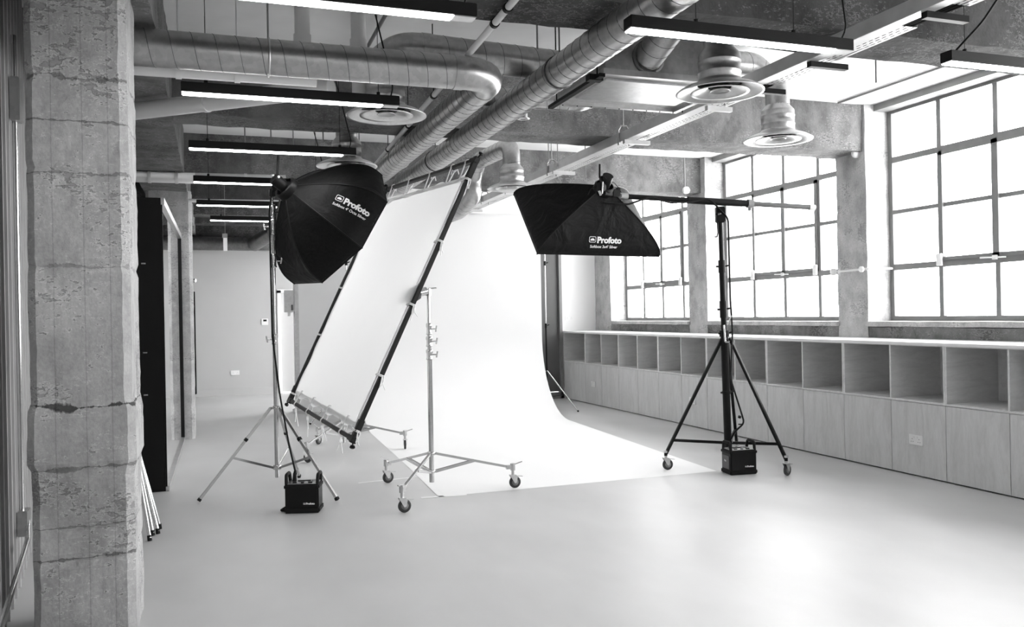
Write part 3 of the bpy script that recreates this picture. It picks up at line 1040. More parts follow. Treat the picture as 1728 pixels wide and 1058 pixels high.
# ------------------------------------------------------------------ seamless paper
t = empty('seamless_paper', (3.2, 6.86, 0), 'wide white seamless paper sweep curving from a high roll onto the floor', 'paper backdrop')
P = []
prof = [(6.855, .0008)] + [(6.855 + (11.0 - 6.855) * k / 20, .0008) for k in range(1, 21)]
Rr = 1.18
prof += [(11.0 + Rr * math.sin(a), .003 + Rr * (1 - math.cos(a))) for a in [PI / 2 * k / 18 for k in range(1, 19)]]
prof += [(12.18, 1.183 + (2.98 - 1.183) * k / 10) for k in range(1, 11)]
for y, z in prof:
    xl, xr = 1.768 + .034 * (y - 6.855), 4.42 + .068 * (y - 6.855)
    P.append([V((xl + (xr - xl) * k / 24, y, z)) for k in range(25)])
MB().grid(P).build('paper_sheet', M['paper'], t)
MB().cyl((1.93, 12.24, 2.98), (4.80, 12.24, 2.98), .055, n=24).build('paper_roll', M['paper'], t)
MB().cyl((1.80, 12.24, 2.98), (4.92, 12.24, 2.98), .02, n=16).build('roll_bar', M['black'], t)
for px, lb in ((4.90, 'thin black backdrop stand at the window side of the paper'), (1.83, 'thin black backdrop stand behind the tilted scrim')):
    s_ = empty('backdrop_stand', (px, 12.30, 0), lb, 'stand')
    MB().cyl((px, 12.30, .18), (px, 12.30, 1.3), .014, n=12).build('column', M['black'], s_)
    MB().cyl((px, 12.30, 1.3), (px, 12.30, 2.95), .010, n=12).build('column', M['chrome'], s_)
    for z in (1.28, 2.25):
        MB().cyl((px, 12.3, z), (px, 12.3, z + .07), .02, n=12).cyl((px, 12.3, z + .03), (px + .05, 12.29, z + .05), .008, n=8).build('collar', M['black'], s_)
    for a in (-.95, 1.15, 3.2):
        f_ = V((px + .55 * math.cos(a), 12.30 + .55 * math.sin(a), .012))
        MB().cyl((px, 12.30, .62), f_, .010, n=8).build('leg', M['chrome'], s_)
        MB().cyl(f_ - V((0, 0, .012)), f_ + V((0, 0, .012)), .014, n=8).build('foot', M['black_matt'], s_)
        MB().cyl((px, 12.30, .2), V((px, 12.30, .62)).lerp(f_, .6), .006, n=6).build('brace', M['black'], s_)
tp = [((1.765, 6.84), (1.84, 8.4), 'white tape holding the side edge of the paper'), ((1.60, 6.87), (1.98, 6.83), 'white tape across the near corner of the paper')]
for a, b, lb in tp:
    tag(MB().bar((a[0], a[1], .0018), (b[0], b[1], .0018), .045, .001).build('tape_strip', M['white'], None, (a[0], a[1], 0)), lb, 'tape')
tag(MB().bar((1.22, 7.72, .0015), (1.78, 7.78, .0015), .03, .001).build('tape_strip', M['wall'], None, (1.5, 7.75, 0)), 'pale tape strip on the floor beside the roller stand', 'tape')


# ------------------------------------------------------------------ stands
def rot2(a, b, th):
    return (b[0] - a[0]) * math.cos(th), (b[0] - a[0]) * math.sin(th)


def caster(t, p, ang, mt='chrome'):
    """caster under point p (x, y): wheel on the floor, fork, stem, brake, wing handle"""
    x, y = p
    d = V((math.cos(ang), math.sin(ang), 0))
    s_ = V((-d.y, d.x, 0))
    c = V((x, y, .052)) + d * .018
    w_ = MB()
    w_.lathe([(.030, -.011), (.048, -.011), (.051, -.006), (.051, .006), (.048, .011), (.030, .011)], c, s_, 28)
    wo = w_.build('caster_wheel', M['rubber'], t)
    MB().lathe([(.001, -.013), (.012, -.013), (.012, -.010), (.036, -.009), (.036, .009), (.012, .010), (.012, .013), (.001, .013)], c, s_, 24).build('hub', M['wheel'], wo)
    f = MB()
    for k in (-1, 1):
        q = s_ * (.016 * k)
        f.prism([c + q - d * .006 - V((0, 0, .008)), c + q + d * .010 - V((0, 0, .004)), c + q + d * .022 + V((0, 0, .052)), c + q - d * .048 + V((0, 0, .062))], s_ * .003 * k)
    f.box(V((x, y, .114)), (.05, .05, .006), Matrix.Rotation(ang, 3, 'Z'))
    f.build('caster_fork', M['galv_pale'], t)
    MB().bar(V((x, y, .105)) + d * .03, V((x, y, .098)) + d * .085, .03, .005).build('brake_lever', M['galv_pale'], t)
    st = MB().cyl((x, y, .115), (x, y, .165), .013, n=14).cyl((x, y, .165), (x, y, .185), .02, n=14)
    st.build('caster_stem', M[mt], t)


def sleeve(t, p, z0, z1, r, ang, mt='chrome', knob='chrome'):
    """clamp sleeve with a wing knob"""
    x, y = p
    MB().lathe([(r, 0), (r + .006, .003), (r + .006, .012), (r + .002, .018), (r + .002, (z1 - z0) * .6), (r + .007, (z1 - z0) * .7), (r + .007, z1 - z0 - .006), (r, z1 - z0)], (x, y, z0), n=20).build('collar', M[mt], t)
    d = V((math.cos(ang), math.sin(ang), 0))
    c = V((x, y, (z0 + z1) / 2))
    MB().cyl(c + d * r, c + d * (r + .04), .006, n=8).bar(c + d * (r + .04) - V((0, 0, .025)), c + d * (r + .05) + V((0, 0, .028)), .006, .012).build('knob', M[knob], t)


def roller_stand(cx, cy, feet, top, label, mt='chrome'):
    t = empty('roller_stand', (cx, cy, 0), label, 'stand', 'low chrome roller stands')
    MB().cyl((cx, cy, .10), (cx, cy, 1.16), .021, n=20).build('column', M[mt], t)
    MB().cyl((cx, cy, 1.16), (cx, cy, 1.42), .017, n=20).build('column', M[mt], t)
    MB().cyl((cx, cy, 1.42), (cx, cy, top), .0135, n=20).build('column', M[mt], t)
    sleeve(t, (cx, cy), 1.13, 1.22, .022, -.6, mt)
    sleeve(t, (cx, cy), 1.24, 1.33, .021, .1, mt)
    sleeve(t, (cx, cy), 1.34, 1.44, .018, .1, mt)
    MB().lathe([(.021, 0), (.034, .004), (.034, .03), (.021, .036)], (cx, cy, .325), n=24).build('leg_hub', M[mt], t)
    MB().lathe([(.021, 0), (.032, .004), (.032, .026), (.021, .03)], (cx, cy, .175), n=24).build('brace_hub', M[mt], t)
    for (fx, fy, ca) in feet:
        d = V((fx - cx, fy - cy, 0))
        L = d.length
        d.normalize()
        a, b = V((cx, cy, .342)) + d * .03, V((fx, fy, .185)) - d * .03
        MB().bar(a, b, .024, .020, bev=.003).build('leg', M[mt], t)
        mid = a.lerp(b, .52)
        for k in (-1, 1):
            s_ = V((-d.y, d.x, 0)) * .014 * k
            MB().bar(V((cx, cy, .19)) + d * .03 + s_, mid + s_, .004, .022).build('brace', M[mt], t)
        MB().cyl((fx, fy, .155), (fx, fy, .215), .022, n=16).bar(b - d * .03, V((fx, fy, .185)), .034, .034).build('foot_socket', M[mt], t)
        MB().cyl(V((fx, fy, .20)), V((fx, fy, .225)) + d * .085, .005, n=8).build('lock_handle', M[mt], t)
        caster(t, (fx, fy), ca, mt)
    return t


def on_circle(cx, cy, R, a0):
    return [(cx + R * math.cos(a0 + 2 * PI * k / 3), cy + R * math.sin(a0 + 2 * PI * k / 3)) for k in range(3)]


MC = (1.722, 6.985)
ft = [(1.345, 6.41), (1.455, 7.61), (2.425, 6.925)]
roller_stand(MC[0], MC[1], [(f[0], f[1], a) for f, a in zip(ft, (.1, .2, 0.0))], 1.70, 'chrome roller stand carrying the near side of the tilted scrim')
BC = (1.364, 9.596)
fb = [(2.03, 9.455), (1.155, 10.27), (.90, 9.06)]
roller_stand(BC[0], BC[1], [(f[0], f[1], a) for f, a in zip(fb, (1.4, .9, -.9))], 1.72, 'chrome roller stand behind the foot of the tilted scrim')

# tall light stand for the octagonal softbox
SX, SY = .505, 7.56
t = empty('light_stand', (SX, SY, 0), 'tall chrome tripod light stand under the octagonal softbox', 'stand')
MB().cyl((SX, SY, .14), (SX, SY, 1.36), .020, n=20).build('column', M['chrome'], t)
MB().cyl((SX, SY, 1.36), (SX, SY, 2.02), .0165, n=20).build('column', M['chrome'], t)
MB().cyl((SX, SY, 2.02), (SX, SY, 2.30), .013, n=20).build('column', M['chrome'], t)
sleeve(t, (SX, SY), 1.28, 1.37, .021, PI * .95)
sleeve(t, (SX, SY), 1.94, 2.06, .023, .2)
sleeve(t, (SX, SY), 2.22, 2.36, .026, 2.9)
sleeve(t, (SX, SY), 2.36, 2.48, .024, .3)
MB().cyl((SX, SY, 2.48), (SX, SY, 2.60), .010, n=12).build('spigot', M['chrome'], t)
MB().lathe([(.02, 0), (.05, .004), (.05, .02), (.02, .03)], (SX, SY, .725), n=24).build('leg_hub', M['chrome'], t)
MB().lathe([(.02, 0), (.034, .004), (.034, .04), (.02, .045)], (SX, SY, .205), n=24).build('brace_hub', M['chrome'], t)
for (fx, fy) in ((-.127, 7.465), (.937, 7.031), (.745, 8.19)):
    d = V((fx - SX, fy - SY, 0)).normalized()
    a, b = V((SX, SY, .74)) + d * .045, V((fx, fy, .02))
    MB().bar(a, b, .024, .024, bev=.003).build('leg', M['chrome'], t)
    MB().bar(b - (b - a).normalized() * .015, b + (b - a).normalized() * .008, .028, .028).build('foot', M['black_matt'], t)
    mid = a.lerp(b, .55)
    MB().bar(V((SX, SY, .225)) + d * .03, mid, .006, .02).build('brace', M['chrome'], t)
    MB().bar(a.lerp(b, .34), a.lerp(b, .37), .028, .028).build('leg_clip', M['black'], t)

# folded tripod behind the pillar: only its feet show
t = empty('folded_tripod', (-.50, 6.55, 0), 'silver tripod feet with black tips beside the large pillar', 'tripod')
for (fx, fy, tx) in ((-.381, 6.631, 0), (-.385, 6.488, .01), (-.417, 6.45, .02), (-.427, 6.302, .03)):
    a = V((-.66 + tx, 6.72 + tx, 1.15))
    b = V((fx, fy, .02))
    MB().cyl(a, b, .012, n=12).build('leg', M['chrome'], t)
    MB().cyl(b + (a - b).normalized() * .02, V((fx, fy, .001)), .015, n=10).build('foot', M['black_matt'], t)
MB().cyl((-.66, 6.72, 1.0), (-.68, 6.74, 1.5), .02, n=12).build('column', M['black'], t)

# boom stand
KX, KY = 4.640, 6.99
lean = V((-.018, 0, 1)).normalized()
def kp(z): return V((KX, KY, 0)) + lean * z
t = empty('boom_stand', (KX, KY, 0), 'tall black rolling stand holding the boom arm', 'stand')
MB().cyl(kp(.18), kp(1.27), .036, n=20).build('column', M['black'], t)
MB().cyl(kp(1.27), kp(1.95), .027, n=20).build('column', M['black'], t)
MB().cyl(kp(1.95), kp(2.36), .021, n=20).build('column', M['black'], t)
for z, r, h in ((.70, .040, .03), (1.25, .046, .06), (1.43, .034, .16), (1.86, .033, .12)):
    MB().cyl(kp(z), kp(z + h), r, n=18).cyl(kp(z + h / 2), kp(z + h / 2) + V((.07, -.02, .01)), .008, n=8).cyl(kp(z + h / 2), kp(z + h / 2) + V((-.06, .0, .0)), .009, n=8).build('collar', M['black'], t)
MB().cyl(kp(1.36) + V((.03, -.03, 0)), kp(1.36) + V((.055, -.05, .09)), .007, n=8).cyl(kp(1.36) + V((-.02, -.03, 0)), kp(1.2) + V((-.03, -.06, 0)), .010, n=8).cyl(kp(1.2) + V((-.03, -.06, 0)), kp(1.2) + V((.0, -.09, 0)), .010, n=8).build('crank_handle', M['chrome'], t)
for k, (fx, fy) in enumerate(((4.027, 7.109), (4.849, 6.399), (5.053, 7.465))):
    d = V((fx - KX, fy - KY, 0)).normalized()
    a, b = V((KX, KY, 1.235)) + d * .04, V((fx, fy, .15))
    MB().bar(a, b, .028, .028, bev=.003).build('leg', M['black'], t)
    mid = a.lerp(b, .88)
    MB().bar(V((KX, KY, .235)) + d * .03, mid, .022, .026).build('brace', M['black'], t)
    MB().cyl(V((fx, fy, .135)), V((fx, fy, .165)), .016, n=12).build('foot_socket', M['black'], t)
    caster(t, (fx, fy), (-.1, .4, 1)[k])
hd = kp(2.36)
MB().box(hd + V((0.0, 0, .055)), (.085, .075, .15), Matrix.Rotation(-.34, 3, 'Z'), .008).cyl(hd + V((-.03, -.05, .06)), hd + V((-.075, -.06, .05)), .014, n=10).build('boom_clamp', M['black'], t)
MB().tube([hd + V((-.045, -.02, -.02)), hd + V((-.047, -.03, -.12)), hd + V((-.06, -.03, -.16)), hd + V((-.08, -.03, -.16))], .006, 8).build('crank_handle', M['black'], t)

PV = spot(1212, 346, 8.10)
BL, BR = spot(1047, 331, 7.92), spot(1370, 350, 8.28)
t = empty('boom_pole', PV, 'long black telescopic boom arm with a grey tail section', 'boom')
bd = (BR - BL).normalized()
Lb = (BR - BL).length
MB().cyl(BL, BL + bd * Lb * .35, .024, n=20).build('arm_tube', M['black'], t)
MB().cyl(BL + bd * Lb * .34, BL + bd * Lb * .665, .033, n=20).build('arm_tube', M['black'], t)
MB().cyl(BL + bd * Lb * .66, BR, .024, n=20).build('tail_tube', M['dark'], t)
cl = BL + bd * Lb * .665
MB().cyl(cl - bd * .025, cl + bd * .03, .042, n=20).cyl(cl, cl - V((0, 0, .065)), .018, n=10).build('locking_collar', M['wheel'], t)
MB().tube([cl - V((0, 0, .06)), cl + V((-.03, 0, -.11)), cl + V((-.07, 0, -.13))], .005, 8).build('lever', M['galv'], t)
MB().cyl(BR - bd * .03, BR + bd * .03, .029, n=16).build('end_cap', M['galv_pale'], t)
MB().cyl(BL - bd * .02, BL + bd * .07, .032, n=16).build('end_sleeve', M['galv_pale'], t)


# ------------------------------------------------------------------ softboxes
def text_mesh(body, size, offset=0.0):
    cu = bpy.data.curves.new('lettering', 'FONT')
    cu.body = body
    cu.size = size
    cu.offset = offset
    cu.resolution_u = 4
    o = bpy.data.objects.new('lettering', cu)
    COL.objects.link(o)
    bpy.context.view_layer.update()
    me = bpy.data.meshes.new_from_object(o.evaluated_get(bpy.context.evaluated_depsgraph_get()))
    vs = [v.co.copy() for v in me.vertices]
    fs = [list(p.vertices) for p in me.polygons]
    bpy.data.objects.remove(o)
    bpy.data.curves.remove(cu)
    bpy.data.meshes.remove(me)
    return vs, fs


def badge(s):
    """rounded frame with a dome in it, lower corner at 0,0, height s"""
    vs, fs = [], []
    def rr(w_, h_, r, x0, y0):
        out = []
        for cx, cy, a in ((w_ - r, r, -PI / 2), (w_ - r, h_ - r, 0), (r, h_ - r, PI / 2), (r, r, PI)):
            for k in range(5):
                out.append(V((x0 + cx + r * math.cos(a + PI / 2 * k / 4), y0 + cy + r * math.sin(a + PI / 2 * k / 4), 0)))
        return out
    w_ = s * 1.25
    o_, i_ = rr(w_, s, s * .22, 0, 0), rr(w_ - s * .18, s * .82, s * .16, s * .09, s * .09)
    n = len(o_)
    vs += o_ + i_
    fs += [[k, (k + 1) % n, n + (k + 1) % n, n + k] for k in range(n)]
    b = len(vs)
    dome = [V((w_ / 2 + s * .40 * math.cos(a), s * .30 + s * .40 * math.sin(a), 0)) for a in [PI * k / 10 for k in range(11)]]
    vs += dome
    fs.append([b + k for k in range(11)])
    return vs, fs


def logo_on(target_mb, origin, ex, ey, nrm, lines, parent, h):
    """lines: (text, size, x, y, offset); cast onto the fabric mesh"""
    tree = BVHTree.FromPolygons([tuple(v) for v in target_mb.v], target_mb.f)
    mb = MB()
    items = []
    for (body, size, x, y, off) in lines:
        vs, fs = badge(size) if body == '#' else text_mesh(body, size, off)
        items.append(([v + V((x, y, 0)) for v in vs], fs))
    for vs, fs in items:
        out = []
        for v in vs:
            p = origin + ex * v.x + ey * v.y + nrm * .35
            hit = tree.ray_cast(p, -nrm, 1.0)
            out.append((hit[0] if hit[0] else p - nrm * .35) + nrm * h)
        mb.add(out, fs)
    return mb.build('printed_lettering', M['ink'], parent, recalc=False)


def softbox_shell(apex, n, X, Y, rim, r0, D, lip, sag=.02, power=2.0, steps=14, per=8):
    """rim: list of (a, b) corners in the X/Y plane; n points from apex to the opening"""
    K = len(rim)
    def pt(k, t, s):
        def corner(i):
            a, b = rim[i % K]
            L = math.hypot(a, b)
            g = 1 - (1 - t) ** power
            return a * (r0 / L + (1 - r0 / L) * g), b * (r0 / L + (1 - r0 / L) * g)
        p, q = corner(k), corner(k + 1)
        x, y = p[0] + (q[0] - p[0]) * s, p[1] + (q[1] - p[1]) * s
        pull = 1 - sag * 4 * s * (1 - s) * math.sin(PI * min(1, t * 1.02)) - .02 * sag * math.sin(9 * s + 7 * t + k)
        return apex + n * (D * t) + X * (x * pull) + Y * (y * pull)
    mb = MB()
    for k in range(K):
        mb.grid([[pt(k, i / steps, j / per) for j in range(per + 1)] for i in range(steps + 1)])
        mb.grid([[pt(k, 1, j / per) + n * (lip * i) for j in range(per + 1)] for i in (0, 1)])
    rods = []
    for k in range(K):
        m_ = MB().tube([pt(k, i / steps, 0) for i in range(steps + 1)], .0055, 6)
        m_.tube([pt(k, 1, 0), pt(k, 1, 0) + n * lip], .006, 6)
        rods.append(m_)
    return mb, rods, pt


def cv(a, b, c):
    """vector from components right, up, away"""
    return RT * a + UP * b + FW * c


# octagonal softbox
n8 = V((.76941, .34704, -.53626)).normalized()      # axis, pointing down and away into the scrim
U8 = V((-.61322, .1663, -.77221))
U8 = (U8 - n8 * U8.dot(n8)).normalized()
W8 = n8.cross(U8)
if W8.y > 0: W8 = -W8
C8 = V((1.0781, 7.647, 2.2845))
D8 = .57
apex8 = C8 - n8 * D8
R8 = .62
rim8 = [(R8 * math.cos(PI / 4 * k), R8 * math.sin(PI / 4 * k)) for k in range(8)]
t = empty('octagonal_softbox', apex8, 'large black octagonal softbox with white lettering, aimed at the tilted scrim', 'softbox')
shell8, rods8, pt8 = softbox_shell(apex8, n8, U8, W8, rim8, .11, D8 - .05, .05, .04, 2.1)
sh = shell8.build('canopy', M['fabric'], t, recalc=False)
for r_ in rods8: r_.build('rib_seam', M['black'], t)
MB().add([apex8 + n8 * (D8 - .02) + U8 * a + W8 * b for a, b in rim8], [list(range(8))]).build('front_diffuser', M['diff'], t)
MB().lathe([(.085, -.06), (.105, -.05), (.11, .02), (.10, .04)], apex8, n8, 32).build('speed_ring', M['black'], t)
# lettering on the panel between corner 2 and 3
pa, pb, pc = pt8(2, .62, .5), pt8(2, .62, .9), pt8(2, .80, .5)
ex = (pc - pa).normalized()
ey = (pt8(2, .62, .8) - pt8(2, .62, .2)).normalized()
ey = (ey - ex * ey.dot(ex)).normalized()
nn = ex.cross(ey)
print('octa normal check', nn.dot(apex8 + n8 * .2 - pa))
logo_on(shell8, pa - ex * .135 + ey * .02, ex, ey, nn, [('#', .052, .0, .002, 0), ('Profoto', .075, .075, 0, .0035), ("Softbox 4' Octa Silver", .034, .0, -.045, .0006)], t, .004)

# strobe head on the stand
t = empty('strobe_head', spot(466, 318, 7.22), 'black flash head between the light stand and the octagonal softbox', 'flash head')
h0 = apex8 - n8 * .16
MB().cyl(h0, apex8 - n8 * .02, .052, n=24).cyl(h0 - n8 * .012, h0, .045, n=24).build('head_body', M['black'], t)
MB().cyl(apex8 - n8 * .05, apex8 - n8 * .03, .062, n=24).build('reflector_ring', M['black_matt'], t)
ms = V((SX, SY, 2.60))
MB().bar(ms, h0 + n8 * .06, .03, .03).box(ms + V((0, 0, -.02)), (.05, .05, .07), None, .005).build('bracket', M['black'], t)
MB().cyl(h0 + V((.02, -.04, .03)), h0 + V((.03, -.055, .19)), .010, n=10).build('tilt_handle', M['black_matt'], t)
MB().cyl(h0 - n8 * .02 + V((0, 0, .02)), h0 - n8 * .012 + V((0, 0, .02)), .012, n=10).cyl(h0 + V((.03, -.06, .01)), h0 + V((.03, -.068, .01)), .01, n=10).build('dial', M['white'], t)

# power packs
def pack(loc, rz, label, side_text=None):
    t = empty('power_pack', loc, label, 'power pack')
    t.rotation_euler = (0, 0, 0)
    R = Matrix.Rotation(rz, 3, 'Z')
    L = V(loc)
    def T(x, y, z): return L + R @ V((x, y, z))
    W, Dp, Hh = .27, .20, .225
    MB().box(T(0, 0, .13), (W - .014, Dp - .014, .19), R, .010).build('body', M['black'], t)
    MB().box(T(0, 0, .024), (W, Dp, .046), R, .010).build('base_bumper', M['black_matt'], t)
    MB().box(T(0, 0, .203), (W, Dp, .040), R, .010).build('top_bumper', M['black_matt'], t)
    MB().box(T(0, 0, .224), (W - .03, Dp - .03, .006), R, .002).build('control_panel', M['galv'], t)
    for k in (-1, 1):
        x = k * (W / 2 - .018)
        MB().tube(bend_path([T(x, -.078, .21), T(x + .004 * k, -.060, .292), T(x + .004 * k, .060, .292), T(x, .078, .21)], .03, 6)[0], .0135, 10).build('handle', M['black_matt'], t)
    for (x, y, c, s_) in ((-.06, -.05, 'black', (.03, .02, .008)), (0, -.055, 'black', (.022, .018, .008)), (.06, -.05, 'black', (.032, .02, .008)), (0, .03, 'black', (.10, .03, .006)), (.02, -.02, 'white', (.018, .012, .006))):
        MB().box(T(x, y, .230), s_, R, .001).build('control_button', M[c], t)
    f = MB()
    for (x, y) in ((-.08, .03), (.075, .03)):
        f.cyl(T(x, y, .226), T(x, y, .236), .018, n=16)
    f.build('dial', M['wheel'], t)
    # lettering on the front
    vs, fs = text_mesh('Profoto', .021, .0009)
    b_, bf = badge(.014)
    m_ = MB()
    m_.add([T(.032 + v.x, -(Dp - .014) / 2 - .0015, .067 + v.y) for v in vs], fs)
    m_.add([T(.011 + v.x, -(Dp - .014) / 2 - .0015, .067 + v.y) for v in b_], bf)
    m_.build('printed_lettering', M['ink'], t, recalc=False)
    if side_text:
        MB().box(T(-W / 2 + .004, 0, .11), (.008, .13, .12), R, .003).build('side_panel', M['dark'], t)
        vs, fs = text_mesh(side_text, .024, .0009)
        MB().add([T(-W / 2 - .0015, .02 - v.x, .115 + v.y) for v in vs], fs).build('printed_lettering', M['ink'], t, recalc=False)
    return T


TL = pack((.652, 6.80, 0), -.285, 'black power pack on the floor at the foot of the chrome light stand')
TR = pack((4.555, 6.695, 0), -.12, 'black power pack on the floor beside the boom stand', 'Pro')
for T_, lb, k in ((TL, 'plug in the power pack by the chrome stand', 0), (TR, 'plug in the power pack by the boom stand', 1)):
    t = empty('lamp_plug', T_(-.075, .02, .226), ('thick black lamp plug standing in the power pack by the chrome stand' if k == 0 else 'thick black lamp plug standing in the power pack by the boom stand'), 'plug')
    MB().cyl(T_(-.075, .02, .227), T_(-.072, .02, .29), .017, .014, n=14).cyl(T_(-.072, .02, .29), T_(-.068, .02, .315), .012, .008, n=12).build('plug_body', M['black_matt'], t)
    MB().cyl(T_(-.055, .02, .28), T_(-.045, .02, .33), .005, n=8).build('release_lever', M['chrome'], t)
p0 = TL(-.069, .02, .31)
q = MB().tube(bend_path([p0, p0 + V((-.03, .15, .18)), V((SX + .03, SY - .03, .85)), V((SX - .022, SY - .03, 1.35)), V((SX - .026, SY - .028, 2.1)), V((SX - .03, SY - .03, 2.4)), h0 - n8 * .01], .2)[0], .0075, 8)
tag(q.build('lamp_cable', M['black_matt'], None, (SX, SY, .3)), 'black cable running down the chrome light stand into its power pack', 'cable')
tag(MB().tube(bend_path([TL(-.13, .06, .03), TL(-.17, .03, .012), TL(-.175, -.02, .012), TL(-.14, -.03, .012)], .03)[0], .010, 8).build('mains_cable', M['black_matt'], None, TL(-.15, 0, 0)), 'short black mains cable loop beside the power pack near the chrome stand', 'cable')
p0 = TR(-.069, .02, .31)
q = MB().tube(bend_path([p0, spot(1240, 728, 7.75), spot(1256, 714, 7.75), spot(1252, 700, 7.78), spot(1233, 640, 7.85), kp(1.3) + V((.06, -.05, 0)), kp(1.6) + V((.055, -.04, 0)), kp(2.2) + V((.06, -.04, 0)), kp(2.38) + V((.055, -.05, 0)), spot(1196, 334, 8.04), spot(1165, 341, 8.0), spot(1130, 342, 7.97), spot(1098, 332, 7.93), spot(1060, 345, 7.85), spot(1020, 342, 7.8)], .12)[0], .0085, 8)
tag(q.build('lamp_cable', M['black_matt'], None, (KX, KY, .3)), 'black cable from the boom stand power pack up along the boom arm', 'cable')
t = empty('cable_tie', spot(1252, 706, 7.75), 'small black cable toggles hanging on the boom stand cable', 'toggle')
MB().cyl(spot(1246, 703, 7.76), spot(1250, 704, 7.76), .014, n=10).cyl(spot(1246, 716, 7.75), spot(1253, 716, 7.75), .006, n=8).build('toggle', M['black_matt'], t)

# rectangular softbox on the boom
CR = spot(989, 376, 8.20)
e1 = cv(1.171, 0, .38)
e2 = cv(-.211, .623, .62)
e1n = e1.normalized()
e2n = (e2 - e1n * e2.dot(e1n)).normalized()
nR = e2n.cross(e1n)
if nR.dot(UP) > 0: nR = -nR
apexR0 = spot(1020, 322, 7.87)
DR = .47
apexR = CR - nR * DR
apexR = apexR.lerp(apexR0, .8)
nA = nR
rimR = []
for a, b in ((-.5, -.5), (.5, -.5), (.5, .5), (-.5, .5)):
    c_ = CR + e1 * a + e2 * b
    rimR.append(c_)
t = empty('rectangular_softbox', apexR, 'black rectangular softbox with white lettering hanging from the boom arm', 'softbox')


def rect_pt(k, tt, s, power=1.5):
    def corner(i):
        c_ = rimR[i % 4]
        rad = (c_ - (apexR + nR * (c_ - apexR).dot(nR)))
        start = apexR + rad.normalized() * .09
        axial = (c_ - start).dot(nR)
        lat = (c_ - start) - nR * axial
        return start + nR * axial * tt + lat * (1 - (1 - tt) ** power)
    p, q_ = corner(k), corner(k + 1)
    c = p.lerp(q_, s)
    ctr = apexR + nR * ((CR - apexR).dot(nR) * tt) + ((CR - apexR) - nR * (CR - apexR).dot(nR)) * tt
    return c + (ctr - c) * (.03 * 4 * s * (1 - s) * math.sin(PI * tt))


shR = MB()
for k in range(4):
    shR.grid([[rect_pt(k, i / 14, j / 12) for j in range(13)] for i in range(15)])
    shR.grid([[rect_pt(k, 1, j / 12) + nR * (.035 * i) for j in range(13)] for i in (0, 1)])
shR.build('canopy', M['fabric'], t, recalc=False)
for k in range(4):
    MB().tube([rect_pt(k, i / 14, 0) for i in range(15)] + [rect_pt(k, 1, 0) + nR * .035], .0065, 6).build('rib_seam', M['black'], t)
MB().add([c_ + nR * .02 for c_ in rimR], [[0, 1, 2, 3]]).build('front_diffuser', M['diff'], t)
MB().lathe([(.08, -.05), (.095, -.04), (.10, .02), (.09, .04)], apexR, nR, 32).build('speed_ring', M['black'], t)
pa = rect_pt(0, .80, .52)
ex = e1n
ey = (rect_pt(0, .62, .5) - rect_pt(0, .92, .5))
ey = (ey - ex * ey.dot(ex)).normalized()
nn = ex.cross(ey)
logo_on(shR, pa - ex * .155 - ey * .0, ex, ey, nn, [('#', .055, 0, .002, 0), ('Profoto', .078, .08, 0, .0035), ("Softbox 3x4' Silver", .036, .015, -.048, .0007)], t, .004)
# flash head on the boom
hp = spot(1015, 316, 7.80)
t = empty('strobe_head', hp, 'black flash head with a tilt handle on the boom end above the rectangular softbox', 'flash head')
MB().cyl(apexR - nR * .02, apexR - nR * .15, .05, n=24).build('head_body', M['black'], t)
MB().box(hp, (.075, .07, .09), Matrix.Rotation(.3, 3, 'Z'), .01).box(spot(1017, 302, 7.8), (.05, .05, .05), None, .006).box(spot(1022, 303, 7.8), (.035, .05, .06), None, .005).build('bracket', M['black'], t)
MB().cyl(spot(1012, 300, 7.8), spot(1012, 277, 7.8), .009, n=10).build('tilt_handle', M['black_matt'], t)
MB().cyl(spot(1017, 307, 7.75), spot(1016, 327, 7.75), .007, n=10).cyl(spot(1011, 322, 7.75), spot(1014, 330, 7.75), .012, n=10).build('spigot', M['chrome'], t)
MB().bar(spot(1018, 326, 7.8), BL, .06, .035, bev=.005).box(spot(1037, 326, 7.86), (.06, .06, .07), None, .008).box(spot(1043, 324, 7.88), (.03, .05, .08), None, .006).build('boom_clamp', M['black'], t)
MB().tube([spot(1006, 314, 7.78), spot(997, 318, 7.76), spot(992, 328, 7.76)], .004, 6).tube([spot(1024, 304, 7.82), spot(1036, 308, 7.9), spot(1045, 318, 7.95), spot(1049, 326, 7.98)], .004, 6).build('safety_cord', M['black'], t)

# ------------------------------------------------------------------ tilted scrim
FB = [V((.742, 9.032, .657)), V((1.014, 6.610, .558)), V((2.055, 6.636, 2.764)), V((1.782, 9.058, 2.864))]   # far low, near low, near high, far high
fc = sum(FB, V((0, 0, 0))) / 4
ax_ = (FB[0] - FB[1]).normalized()
dx_ = (FB[2] - FB[1]).normalized()
fn = ax_.cross(dx_).normalized()
t = empty('scrim_frame', fc, 'large tilted black frame stretching a white scrim between the two roller stands', 'scrim')
q = .034
for i, nm in ((0, 'frame_tube'), (1, 'frame_tube'), (2, 'frame_tube'), (3, 'frame_tube')):
    a, b = FB[i], FB[(i + 1) % 4]
    MB().bar(a, b, q, q, fn, .003).build(nm, M['black_frame'], t)
for i, p in enumerate(FB):
    for nx in (FB[(i + 1) % 4], FB[(i - 1) % 4]):
        d = (nx - p).normalized()
        MB().bar(p - d * .03, p + d * (.16 if abs(d.z) > .5 else .1), .046, .046, fn, .003).build('corner_joint', M['black_frame'], t)
    od = ((p - fc) - fn * (p - fc).dot(fn)).normalized()
    MB().cyl(p + od * .02, p + od * .075, .006, n=8).lathe([(.001, 0), (.02, 0), (.022, .01), (.001, .014)], p + od * .07, od, 12).build('corner_knob', M['black'], t)


def fp(u, v, off=0):
    """u: far to near along the low bar, v: low to high"""
    return FB[0].lerp(FB[1], u).lerp(FB[3].lerp(FB[2], u), v) + fn * off


